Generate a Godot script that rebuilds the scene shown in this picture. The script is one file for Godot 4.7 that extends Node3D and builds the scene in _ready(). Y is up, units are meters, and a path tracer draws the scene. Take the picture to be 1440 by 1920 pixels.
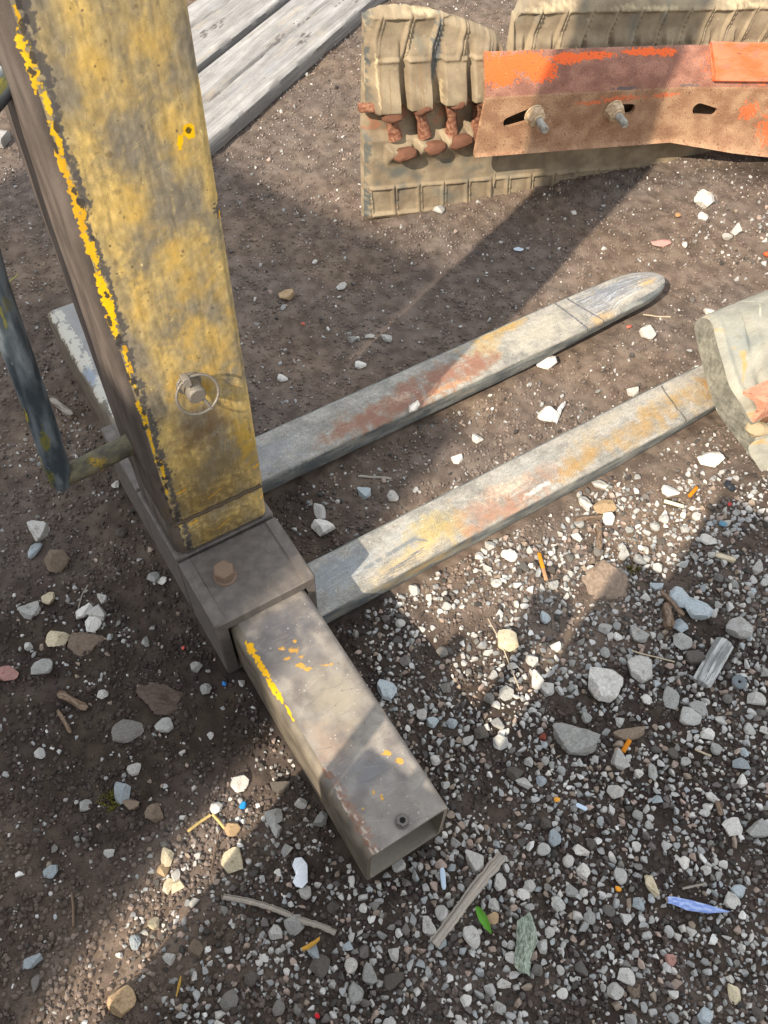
extends Node3D

# The lifting fork's own axes: U along the forks, N along the cross tube towards the viewer.
const U := Vector3(0.82995, 0.0, -0.55783)
const N := Vector3(0.55783, 0.0, 0.82995)
const O := Vector3(0.11503, 0.0, -0.39078)
const SUN_AZ := 34.0
const SUN_EL := 40.0

var rng := RandomNumberGenerator.new()
var names := {}
var bank: Array[PackedByteArray] = []
var low := FastNoiseLite.new()
var mid := FastNoiseLite.new()
var fine := FastNoiseLite.new()


func _ready() -> void:
	rng.seed = 4711
	setup_view()
	setup_noise()
	build_ground()
	build_shade_casters()
	build_crane_fork()
	build_scraper()
	build_scraper_wing()
	build_boards()
	build_litter()
	build_stones()
	build_loose_ground()


func setup_view() -> void:
	var cam := Camera3D.new()
	cam.name = "camera"
	cam.fov = 61.408
	cam.near = 0.05
	cam.far = 400.0
	cam.transform = Transform3D(Basis(Vector3(0.999343, 0.020837, -0.029665), Vector3(-0.036252, 0.574405, -0.817768), Vector3(0.0, 0.818306, 0.574782)), Vector3(0, 1.5, 0))
	add_child(cam)
	cam.current = true
	var env := Environment.new()
	env.background_mode = Environment.BG_SKY
	var sky := Sky.new()
	var ps := ProceduralSkyMaterial.new()
	ps.sky_top_color = Color(0.86, 0.89, 0.94)
	ps.sky_horizon_color = Color(0.95, 0.935, 0.905)
	ps.sky_curve = 0.18
	ps.ground_bottom_color = Color(0.35, 0.31, 0.28)
	ps.ground_horizon_color = Color(0.55, 0.52, 0.50)
	ps.sky_energy_multiplier = 1.0
	sky.sky_material = ps
	env.sky = sky
	env.background_energy_multiplier = 1.12
	env.tonemap_mode = Environment.TONE_MAPPER_LINEAR
	env.tonemap_exposure = 1.42
	env.sdfgi_enabled = true
	env.ssao_enabled = true
	env.ssil_enabled = true
	var we := WorldEnvironment.new()
	we.name = "world_environment"
	we.environment = env
	add_child(we)
	var sun := DirectionalLight3D.new()
	sun.name = "sun"
	sun.light_color = Color(1.0, 0.95, 0.88)
	sun.light_energy = 1.58
	sun.light_angular_distance = 0.55
	sun.shadow_enabled = true
	sun.sky_mode = DirectionalLight3D.SKY_MODE_LIGHT_ONLY
	sun.basis = Basis.looking_at(sun_ray(), Vector3.UP)
	add_child(sun)


func sun_ray() -> Vector3:
	var a := deg_to_rad(SUN_AZ)
	var e := deg_to_rad(SUN_EL)
	return Vector3(sin(a) * cos(e), -sin(e), -cos(a) * cos(e))


# ---------------------------------------------------------------- nodes

func numbered(called: String) -> String:
	var n: int = names.get(called, 0)
	names[called] = n + 1
	return called if n == 0 else "%s_%03d" % [called, n]


func thing(called: String, label: String, category: String, at := Vector3.ZERO, group := "") -> Node3D:
	var o := Node3D.new()
	o.name = numbered(called)
	o.position = at
	add_child(o, true)
	return tag(o, label, category, group)


func tag(o: Node3D, label: String, category := "", group := "", kind := "") -> Node3D:
	o.set_meta("label", label)
	if category:
		o.set_meta("category", category)
	if group:
		o.set_meta("group", group)
	if kind:
		o.set_meta("kind", kind)
	return o


func part(called: String, mesh: Mesh, m: Material, parent: Node3D = self, at := Vector3.ZERO) -> MeshInstance3D:
	var o := MeshInstance3D.new()
	o.name = numbered(called) if parent == self else called
	o.mesh = mesh
	o.material_override = m
	o.position = at
	parent.add_child(o, true)
	return o


func mat(col: Color, rough := 0.85, tex: Texture2D = null, metal := 0.0, bump: Texture2D = null, bump_cm := 0.0, tri := 0.0) -> StandardMaterial3D:
	var m := StandardMaterial3D.new()
	m.albedo_color = col
	m.roughness = rough
	m.metallic = metal
	m.metallic_specular = 0.35
	if tex:
		m.albedo_texture = tex
	if bump:
		m.heightmap_enabled = true
		m.heightmap_texture = bump
		m.heightmap_scale = bump_cm
	if tri > 0.0:
		m.uv1_triplanar = true
		m.uv1_scale = Vector3(tri, tri, tri)
	return m


func c8(r: int, g: int, b: int) -> Color:
	return Color8(r, g, b)


# ---------------------------------------------------------------- shapes

# A skin over rows of points. wrap closes each row; out is a direction that the faces look to (zero: away from the rows' centres).
func skin(rows: Array, uvs: Array, wrap := true, out := Vector3.ZERO, sharp := 0.75, caps := true, mask := PackedByteArray()) -> ArrayMesh:
	var R := rows.size()
	var K: int = rows[0].size()
	var kq := K if wrap else K - 1
	var qn := PackedVector3Array()
	qn.resize((R - 1) * kq)
	var total := 0.0
	for r in R - 1:
		var a: PackedVector3Array = rows[r]
		var b: PackedVector3Array = rows[r + 1]
		var mid_pt := Vector3.ZERO
		if out == Vector3.ZERO:
			for k in K:
				mid_pt += a[k] + b[k]
			mid_pt /= 2.0 * K
		for k in kq:
			var k2 := (k + 1) % K
			var n := (b[k2] - a[k]).cross(a[k2] - b[k])
			total += n.dot(out if out != Vector3.ZERO else a[k] + b[k2] - 2.0 * mid_pt)
			qn[r * kq + k] = n.normalized()
	var sgn := 1.0 if total >= 0.0 else -1.0
	var V := PackedVector3Array()
	var NN := PackedVector3Array()
	var T := PackedVector2Array()
	for r in R - 1:
		var a: PackedVector3Array = rows[r]
		var b: PackedVector3Array = rows[r + 1]
		var ua: PackedVector2Array = uvs[r]
		var ub: PackedVector2Array = uvs[r + 1]
		for k in kq:
			if mask.size() and mask[r * kq + k] == 0:
				continue
			var k2 := (k + 1) % K
			var me := qn[r * kq + k]
			var cn: Array[Vector3] = []
			for corner in 4:
				var dr := -1 if corner < 2 else 1
				var dk := 1 if corner == 1 or corner == 2 else -1
				var s := me
				var kk := k + dk
				if wrap:
					kk = (kk + kq) % kq
				if kk >= 0 and kk < kq:
					var q := qn[r * kq + kk]
					if q.dot(me) > sharp:
						s += q
					if r + dr >= 0 and r + dr < R - 1:
						q = qn[(r + dr) * kq + kk]
						if q.dot(me) > sharp:
							s += q
				if r + dr >= 0 and r + dr < R - 1:
					var q2 := qn[(r + dr) * kq + k]
					if q2.dot(me) > sharp:
						s += q2
				cn.append(s.normalized() * sgn)
			var pts := [a[k], a[k2], b[k2], b[k]]
			var tx := [ua[k], ua[k + 1], ub[k + 1], ub[k]]
			for i in ([0, 1, 2, 0, 2, 3] if sgn > 0.0 else [0, 2, 1, 0, 3, 2]):
				V.append(pts[i])
				NN.append(cn[i])
				T.append(tx[i])
	if wrap and caps:
		for e in 2:
			var ring: PackedVector3Array = rows[0] if e == 0 else rows[R - 1]
			var inner: PackedVector3Array = rows[1] if e == 0 else rows[R - 2]
			var tr: PackedVector2Array = uvs[0] if e == 0 else uvs[R - 1]
			var cen := Vector3.ZERO
			var cin := Vector3.ZERO
			for k in K:
				cen += ring[k] / K
				cin += inner[k] / K
			var nrm := Vector3.ZERO
			for k in K:
				nrm += (ring[k] - cen).cross(ring[(k + 1) % K] - cen)
			nrm = nrm.normalized()
			if nrm.length() < 0.5:
				continue
			var facing := nrm if nrm.dot(cen - cin) >= 0.0 else -nrm
			var ex := (ring[1] - ring[0]).normalized()
			for k in K:
				if ring[k].distance_to(cen) > 1e-5:
					ex = (ring[k] - cen).slide(nrm).normalized()
					break
			var ey := nrm.cross(ex)
			var flat := PackedVector2Array()
			for k in K:
				flat.append(Vector2((ring[k] - cen).dot(ex), (ring[k] - cen).dot(ey)))
			var tri := Geometry2D.triangulate_polygon(flat)
			if tri.is_empty():
				for k in K:
					tri.append_array([k, (k + 1) % K, (k + K / 2) % K])
			for k in tri.size() / 3:
				var a := tri[k * 3]
				var b := tri[k * 3 + 1]
				var c := tri[k * 3 + 2]
				if (ring[c] - ring[a]).cross(ring[b] - ring[a]).dot(facing) < 0.0:
					var sw := b
					b = c
					c = sw
				V.append_array([ring[a], ring[b], ring[c]])
				T.append_array([flat[a] * 1.4 + Vector2(0.3, 0.4), flat[b] * 1.4 + Vector2(0.3, 0.4), flat[c] * 1.4 + Vector2(0.3, 0.4)])
				NN.append_array([facing, facing, facing])
	return to_mesh(V, NN, T)


func to_mesh(V: PackedVector3Array, NN: PackedVector3Array, T: PackedVector2Array) -> ArrayMesh:
	var arr := []
	arr.resize(Mesh.ARRAY_MAX)
	arr[Mesh.ARRAY_VERTEX] = V
	arr[Mesh.ARRAY_NORMAL] = NN
	if T.size():
		arr[Mesh.ARRAY_TEX_UV] = T
	var m := ArrayMesh.new()
	m.add_surface_from_arrays(Mesh.PRIMITIVE_TRIANGLES, arr)
	return m


func joined(meshes: Array) -> ArrayMesh:
	var V := PackedVector3Array()
	var NN := PackedVector3Array()
	var T := PackedVector2Array()
	for m in meshes:
		var a: Array = m.surface_get_arrays(0)
		V.append_array(a[Mesh.ARRAY_VERTEX])
		NN.append_array(a[Mesh.ARRAY_NORMAL])
		T.append_array(a[Mesh.ARRAY_TEX_UV])
	return to_mesh(V, NN, T)


# A rounded rectangle, from the left end of its +y side onwards over the +x side.
func rrect(w: float, h: float, r: float, seg := 4) -> PackedVector2Array:
	var p := PackedVector2Array()
	for q in 4:
		var c: Vector2 = [Vector2(w / 2 - r, h / 2 - r), Vector2(w / 2 - r, -h / 2 + r), Vector2(-w / 2 + r, -h / 2 + r), Vector2(-w / 2 + r, h / 2 - r)][q]
		if q == 0:
			p.append(Vector2(-w / 2 + r, h / 2))
		for i in seg + 1:
			if q == 3 and i == seg:
				break
			var a := PI / 2 - q * PI / 2 - i * PI / 2 / seg
			p.append(c + Vector2(cos(a), sin(a)) * r)
	return p


func circle(r: float, n := 16, squash := 1.0) -> PackedVector2Array:
	var p := PackedVector2Array()
	for i in n:
		p.append(Vector2(cos(TAU * i / n) * r, sin(TAU * i / n) * r * squash))
	return p


func around(p: PackedVector2Array) -> PackedFloat32Array:
	var u := PackedFloat32Array([0.0])
	for k in p.size():
		u.append(u[k] + p[k].distance_to(p[(k + 1) % p.size()]))
	return u


# A straight bar with profile p (x along ax, y along ay) from a over length L in direction dir; UVs in metres (x round, y along).
func bar(p: PackedVector2Array, a: Vector3, dir: Vector3, ax: Vector3, ay: Vector3, L: float, bevel := 0.0, steps := 1, caps := true) -> ArrayMesh:
	var u := around(p)
	var rows := []
	var uvs := []
	var at := []
	if bevel > 0.0:
		at = [[0.0, 1.0], [bevel, 0.0]]
		for i in steps - 1:
			at.append([L * (i + 1) / steps, 0.0])
		at.append_array([[L - bevel, 0.0], [L, 1.0]])
	else:
		for i in steps + 1:
			at.append([L * i / steps, 0.0])
	for s in at:
		var row := PackedVector3Array()
		var uv := PackedVector2Array()
		for k in p.size():
			var q := p[k]
			if s[1] > 0.0:
				q -= q.normalized() * bevel
			row.append(a + dir * s[0] + ax * q.x + ay * q.y)
			uv.append(Vector2(u[k], s[0]))
		uv.append(Vector2(u[p.size()], s[0]))
		rows.append(row)
		uvs.append(uv)
	return skin(rows, uvs, true, Vector3.ZERO, 0.7, caps)


# A tube along a path; radius r (or a list), squash flattens it in the up direction.
func pipe(path: Array, r, n := 12, squash := 1.0, up := Vector3.UP) -> ArrayMesh:
	var rows := []
	var uvs := []
	var run := 0.0
	for i in path.size():
		var d: Vector3 = (path[mini(i + 1, path.size() - 1)] - path[maxi(i - 1, 0)]).normalized()
		var ax := d.cross(up)
		if ax.length() < 0.05:
			ax = d.cross(Vector3(0.3, 0.1, 1.0))
		ax = ax.normalized()
		var ay := ax.cross(d).normalized()
		var rad: float = r[i] if r is Array else r
		if i:
			run += path[i].distance_to(path[i - 1])
		var row := PackedVector3Array()
		var uv := PackedVector2Array()
		for k in n:
			var t := TAU * k / n
			row.append(path[i] + ax * cos(t) * rad + ay * sin(t) * rad * squash)
			uv.append(Vector2(float(k) / n, run))
		uv.append(Vector2(1.0, run))
		rows.append(row)
		uvs.append(uv)
	return skin(rows, uvs, true, Vector3.ZERO, 0.5)


# A hexagon head or nut with chamfered rims.
func hexagon(a: Vector3, dir: Vector3, across: float, height: float) -> ArrayMesh:
	var ax := dir.cross(Vector3(0.21, 0.93, 0.31)).normalized()
	var ay := ax.cross(dir).normalized()
	var rows := []
	var uvs := []
	for s in [[0.0, 1.0], [height * 0.82, 1.0], [height, 0.86]]:
		var row := PackedVector3Array()
		var uv := PackedVector2Array()
		for k in 6:
			var t := TAU * k / 6
			row.append(a + dir * s[0] + (ax * cos(t) + ay * sin(t)) * across * 0.577 * s[1])
			uv.append(Vector2(k / 6.0, s[0] * 10.0))
		uv.append(Vector2(1, s[0] * 10.0))
		rows.append(row)
		uvs.append(uv)
	return skin(rows, uvs, true, Vector3.ZERO, 0.95)


# A stone: a ball cut by planes and roughened; about 1 in radius.
func rock(seed_at: int, level: int, cuts: int, rough: float, lo := 0.5, hi := 0.85) -> ArrayMesh:
	var rr := RandomNumberGenerator.new()
	rr.seed = seed_at
	var t := (1.0 + sqrt(5.0)) / 2.0
	var P: Array[Vector3] = []
	for v in [[-1, t, 0], [1, t, 0], [-1, -t, 0], [1, -t, 0], [0, -1, t], [0, 1, t], [0, -1, -t], [0, 1, -t], [t, 0, -1], [t, 0, 1], [-t, 0, -1], [-t, 0, 1]]:
		P.append(Vector3(v[0], v[1], v[2]).normalized())
	var F := []
	for f in [[0, 11, 5], [0, 5, 1], [0, 1, 7], [0, 7, 10], [0, 10, 11], [1, 5, 9], [5, 11, 4], [11, 10, 2], [10, 7, 6], [7, 1, 8], [3, 9, 4], [3, 4, 2], [3, 2, 6], [3, 6, 8], [3, 8, 9], [4, 9, 5], [2, 4, 11], [6, 2, 10], [8, 6, 7], [9, 8, 1]]:
		F.append(f)
	for l in level:
		var G := []
		var mids := {}
		for f in F:
			var e := []
			for i in 3:
				var a: int = mini(f[i], f[(i + 1) % 3])
				var b: int = maxi(f[i], f[(i + 1) % 3])
				var key := a * 100000 + b
				if not mids.has(key):
					mids[key] = P.size()
					P.append((P[a] + P[b]).normalized())
				e.append(mids[key])
			G.append_array([[f[0], e[0], e[2]], [f[1], e[1], e[0]], [f[2], e[2], e[1]], [e[0], e[1], e[2]]])
		F = G
	for c in cuts:
		var d := Vector3(rr.randfn(), rr.randfn(), rr.randfn()).normalized()
		var o := rr.randf_range(lo, hi)
		for i in P.size():
			var over := P[i].dot(d) - o
			if over > 0.0:
				P[i] -= d * over
	var off := Vector3(rr.randf(), rr.randf(), rr.randf()) * 50.0
	for i in P.size():
		var n := mid.get_noise_3dv((P[i] + off) * 18.0) + 0.5 * mid.get_noise_3dv((P[i] + off) * 45.0)
		P[i] *= 1.0 + rough * n
	# fill the unit box evenly, so that a stone gets the size it is given
	var box := AABB(P[0], Vector3.ZERO)
	for i in P.size():
		box = box.expand(P[i])
	for i in P.size():
		P[i] = (P[i] - box.get_center()) / (box.size * 0.5)
	var fn := []
	var near := []
	for i in P.size():
		near.append([])
	for i in F.size():
		var f = F[i]
		var n := (P[f[2]] - P[f[0]]).cross(P[f[1]] - P[f[0]]).normalized()
		var cen := (P[f[0]] + P[f[1]] + P[f[2]]) / 3.0
		if n.dot(cen) < 0.0:
			F[i] = [f[0], f[2], f[1]]
			n = -n
		fn.append(n)
		for v in 3:
			near[f[v]].append(i)
	var V := PackedVector3Array()
	var NN := PackedVector3Array()
	for i in F.size():
		for v in F[i]:
			var s: Vector3 = fn[i]
			for j in near[v]:
				if j != i and fn[j].dot(fn[i]) > 0.90:
					s += fn[j]
			V.append(P[v])
			NN.append(s.normalized())
	return to_mesh(V, NN, PackedVector2Array())


# ---------------------------------------------------------------- computed textures

func setup_noise() -> void:
	for k in 5:
		var f := FastNoiseLite.new()
		f.seed = 31 + k
		f.noise_type = FastNoiseLite.TYPE_SIMPLEX_SMOOTH
		f.fractal_type = FastNoiseLite.FRACTAL_FBM
		f.fractal_octaves = [4, 5, 4, 2, 4][k]
		f.frequency = [0.006, 0.022, 0.08, 0.35, 0.045][k]
		var im: Image = f.get_seamless_image(512, 512)
		im.convert(Image.FORMAT_L8)
		bank.append(im.get_data())
	low.seed = 5
	low.frequency = 1.3
	low.fractal_octaves = 4
	mid.seed = 6
	mid.frequency = 0.06
	mid.fractal_octaves = 2
	fine.seed = 9
	fine.frequency = 14.0
	fine.fractal_octaves = 4


class Canvas:
	var w := 0
	var h := 0
	var d := PackedByteArray()
	var bank: Array[PackedByteArray]

	func _init(width: int, height: int, noises: Array[PackedByteArray]) -> void:
		w = width
		h = height
		bank = noises
		d.resize(w * h * 3)

	func fill(c0: Color, c1: Color, k: int, sx: float, sy: float, contrast: float, grit: float, x0 := 0, x1 := -1, y0 := 0, y1 := -1) -> void:
		var nb := bank[k]
		var ng := bank[3]
		if x1 < 0:
			x1 = w
		if y1 < 0:
			y1 = h
		var r0 := c0.r * 255.0
		var g0 := c0.g * 255.0
		var b0 := c0.b * 255.0
		var r1 := c1.r * 255.0 - r0
		var g1 := c1.g * 255.0 - g0
		var b1 := c1.b * 255.0 - b0
		for y in range(y0, y1):
			var row := (int(y * sy) & 511) << 9
			var row3 := (y & 511) << 9
			var at := (y * w + x0) * 3
			for x in range(x0, x1):
				var t := clampf((nb[row | (int(x * sx) & 511)] / 255.0 - 0.5) * contrast + 0.5, 0.0, 1.0)
				var f := 1.0 + (ng[row3 | ((x * 1) & 511)] / 255.0 - 0.5) * grit
				d[at] = int(clampf((r0 + r1 * t) * f, 0, 255))
				d[at + 1] = int(clampf((g0 + g1 * t) * f, 0, 255))
				d[at + 2] = int(clampf((b0 + b1 * t) * f, 0, 255))
				at += 3

	# Breaks up what is there: lighter and darker by amount.
	func mottle(k: int, sx: float, sy: float, amount: float, x0 := 0, x1 := -1) -> void:
		var nb := bank[k]
		if x1 < 0:
			x1 = w
		for y in h:
			var row := (int(y * sy) & 511) << 9
			var at := (y * w + x0) * 3
			for x in range(x0, x1):
				var f := 1.0 + (nb[row | (int(x * sx) & 511)] / 255.0 - 0.5) * amount
				d[at] = mini(255, int(d[at] * f))
				d[at + 1] = mini(255, int(d[at + 1] * f))
				d[at + 2] = mini(255, int(d[at + 2] * f))
				at += 3

	# A patch with a noisy rim; it wraps round in x.
	func blob(cx: float, cy: float, rx: float, ry: float, rot: float, col: Color, alpha: float, soft: float, k := 1, amp := 0.5, ns := 1.0) -> void:
		var nb := bank[k]
		var big := maxf(rx, ry) * (1.0 + amp) + 1.0
		var cr := cos(rot)
		var sr := sin(rot)
		var cR := col.r * 255.0
		var cG := col.g * 255.0
		var cB := col.b * 255.0
		for y in range(maxi(0, int(cy - big)), mini(h, int(cy + big) + 1)):
			var row := (int(y * ns) & 511) << 9
			for xx in range(int(floor(cx - big)), int(cx + big) + 1):
				var dx := xx - cx
				var dy := y - cy
				var p := (dx * cr + dy * sr) / rx
				var q := (-dx * sr + dy * cr) / ry
				var v := p * p + q * q
				if v > (1.0 + amp) * (1.0 + amp):
					continue
				v = sqrt(v) + (nb[row | (int(xx * ns) & 511)] / 255.0 - 0.5) * 2.0 * amp
				var a := clampf((1.0 - v) / soft, 0.0, 1.0) * alpha
				if a <= 0.0:
					continue
				var at := (y * w + posmod(xx, w)) * 3
				d[at] = int(lerpf(d[at], cR, a))
				d[at + 1] = int(lerpf(d[at + 1], cG, a))
				d[at + 2] = int(lerpf(d[at + 2], cB, a))

	func line(x0: float, y0: float, x1: float, y1: float, width: float, col: Color, alpha: float, wob := 0.0) -> void:
		var n := int(maxf(2.0, Vector2(x1 - x0, y1 - y0).length() / maxf(width * 0.6, 0.5)))
		for i in n + 1:
			var t := float(i) / n
			var j := (bank[1][(int(y0 + i * 3) & 511) << 9 | (int(x0 + i * 2) & 511)] / 255.0 - 0.5) * wob
			blob(lerpf(x0, x1, t) + j, lerpf(y0, y1, t) + j, width, width, 0.0, col, alpha, 0.7, 2, 0.3)

	func speckle(r: RandomNumberGenerator, n: int, x0: float, y0: float, x1: float, y1: float, small: float, large: float, col: Color, alpha: float) -> void:
		for i in n:
			var s := r.randf_range(small, large)
			blob(r.randf_range(x0, x1), r.randf_range(y0, y1), s * r.randf_range(0.6, 1.6), s, r.randf() * PI, col, alpha * r.randf_range(0.4, 1.0), 0.6, 2, 0.5)

	func texture() -> ImageTexture:
		return ImageTexture.create_from_image(Image.create_from_data(w, h, false, Image.FORMAT_RGB8, d))


func canvas(w: int, h: int) -> Canvas:
	return Canvas.new(w, h, bank)


var cache := {}

func bump_map(k: int) -> ImageTexture:
	if not cache.has("bump%d" % k):
		cache["bump%d" % k] = ImageTexture.create_from_image(Image.create_from_data(512, 512, false, Image.FORMAT_L8, bank[k]))
	return cache["bump%d" % k]


# ---------------------------------------------------------------- the yard's ground

func ground_height(x: float, z: float) -> float:
	return low.get_noise_2d(x * 2.2, z * 2.2) * 0.010 + low.get_noise_2d(x * 9.0 + 40.0, z * 9.0) * 0.0045 - 0.002


# Soil darkening: damp patches, plus shade painted near and sunlit spots painted paler.
func damp_and_shade(x: float, z: float) -> float:
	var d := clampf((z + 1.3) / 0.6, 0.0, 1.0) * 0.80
	for b in DAMP_AND_LIGHT:
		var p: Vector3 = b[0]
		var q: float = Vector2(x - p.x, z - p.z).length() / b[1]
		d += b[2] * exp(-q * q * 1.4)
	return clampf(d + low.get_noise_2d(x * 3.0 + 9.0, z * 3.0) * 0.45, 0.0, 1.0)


func dampness_fast(x: float, z: float) -> float:
	return clampf(0.5 + z * 0.1 + low.get_noise_2d(x * 2.0 + 5.0, z * 2.0), 0.0, 1.0)


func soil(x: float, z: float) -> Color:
	var d := damp_and_shade(x, z)
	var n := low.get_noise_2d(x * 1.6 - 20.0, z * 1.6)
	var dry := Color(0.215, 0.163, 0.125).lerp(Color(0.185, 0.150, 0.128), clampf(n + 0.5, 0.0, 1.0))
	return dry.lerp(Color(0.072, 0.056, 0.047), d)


func build_ground() -> void:
	# near sheet: 8 mm cells with the yard's bumps
	var x0 := -2.3
	var z0 := -4.6
	var step := 0.008
	var nx := int(4.6 / step)
	var nz := int(5.0 / step)
	var V := PackedVector3Array()
	var C := PackedColorArray()
	var T := PackedVector2Array()
	V.resize((nx + 1) * (nz + 1))
	C.resize(V.size())
	T.resize(V.size())
	var tint := []
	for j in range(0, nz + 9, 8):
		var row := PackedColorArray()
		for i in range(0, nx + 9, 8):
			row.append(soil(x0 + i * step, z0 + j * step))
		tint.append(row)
	var i0 := 0
	for j in nz + 1:
		var z := z0 + j * step
		var tj := (j % 8) / 8.0
		var ra: PackedColorArray = tint[j / 8]
		var rb: PackedColorArray = tint[j / 8 + 1]
		for i in nx + 1:
			var x := x0 + i * step
			var y := ground_height(x, z) + fine.get_noise_2d(x, z) * 0.0022 + fine.get_noise_2d(x * 3.1 + 7.0, z * 3.1) * 0.0024 * (0.4 + dampness_fast(x, z))
			if i == 0 or j == 0 or i == nx or j == nz:
				y = -0.03
			V[i0] = Vector3(x, y, z)
			var ti := (i % 8) / 8.0
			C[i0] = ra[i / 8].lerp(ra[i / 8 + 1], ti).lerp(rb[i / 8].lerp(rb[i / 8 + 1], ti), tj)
			T[i0] = Vector2(x, z)
			i0 += 1
	var NN := PackedVector3Array()
	NN.resize(V.size())
	for j in nz + 1:
		for i in nx + 1:
			var k := j * (nx + 1) + i
			var l := V[k - 1 if i > 0 else k].y
			var r := V[k + 1 if i < nx else k].y
			var a := V[k - nx - 1 if j > 0 else k].y
			var b := V[k + nx + 1 if j < nz else k].y
			NN[k] = Vector3(l - r, 2.0 * step, a - b).normalized()
	var I := PackedInt32Array()
	I.resize(nx * nz * 6)
	var at := 0
	for j in nz:
		for i in nx:
			var k := j * (nx + 1) + i
			I[at] = k
			I[at + 1] = k + 1
			I[at + 2] = k + nx + 2
			I[at + 3] = k
			I[at + 4] = k + nx + 2
			I[at + 5] = k + nx + 1
			at += 6
	var arr := []
	arr.resize(Mesh.ARRAY_MAX)
	arr[Mesh.ARRAY_VERTEX] = V
	arr[Mesh.ARRAY_NORMAL] = NN
	arr[Mesh.ARRAY_COLOR] = C
	arr[Mesh.ARRAY_TEX_UV] = T
	arr[Mesh.ARRAY_INDEX] = I
	var m := ArrayMesh.new()
	m.add_surface_from_arrays(Mesh.PRIMITIVE_TRIANGLES, arr)
	var cv := canvas(1024, 1024)
	cv.fill(c8(196, 192, 188), c8(255, 252, 246), 1, 1.0, 1.0, 1.6, 0.30)
	cv.speckle(rng, 900, 0, 0, 1024, 1024, 1.0, 3.2, c8(120, 112, 108), 0.6)
	cv.speckle(rng, 700, 0, 0, 1024, 1024, 0.8, 2.2, c8(255, 255, 255), 0.9)
	cv.speckle(rng, 120, 0, 0, 1024, 1024, 4.0, 12.0, c8(150, 140, 132), 0.35)
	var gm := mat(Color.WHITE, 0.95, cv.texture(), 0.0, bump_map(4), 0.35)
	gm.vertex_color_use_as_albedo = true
	gm.uv1_scale = Vector3(0.77, 0.77, 1)
	gm.metallic_specular = 0.2
	var g := part("ground", m, gm)
	g.set_meta("kind", "structure")
	g.set_meta("label", "brown trodden soil of the yard, damp and gritty")
	# the rest of the yard out to the horizon
	var far := PlaneMesh.new()
	far.size = Vector2(600, 600)
	var fm := mat(c8(128, 112, 100), 0.95, cv.texture(), 0.0, null, 0.0, 0.6)
	fm.uv1_world_triplanar = true
	var f := part("terrain", far, fm, self, Vector3(0, -0.028, 0))
	f.set_meta("kind", "structure")
	f.set_meta("label", "open earth yard stretching away all round")


# ---------------------------------------------------------------- unseen things added behind the viewer to cast the shade

func sun_frame(s: float, w: float, y := 0.0) -> Vector3:
	var a := deg_to_rad(SUN_AZ)
	return Vector3(sin(a) * s + cos(a) * w, y, -cos(a) * s + sin(a) * w)


func upright(called: String, label: String, category: String, s: float, w0: float, w1: float, h: float, deep: float, m: Material, group := "") -> void:
	var dir := sun_frame(0, 1)
	var back := -sun_frame(1, 0)
	var p := rrect(w1 - w0, deep, 0.01, 2)
	var o := part(called, bar(p, sun_frame(s, (w0 + w1) / 2) + back * deep / 2, Vector3.UP, dir, back, h, 0.006), m)
	tag(o, label, category, group)


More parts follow.
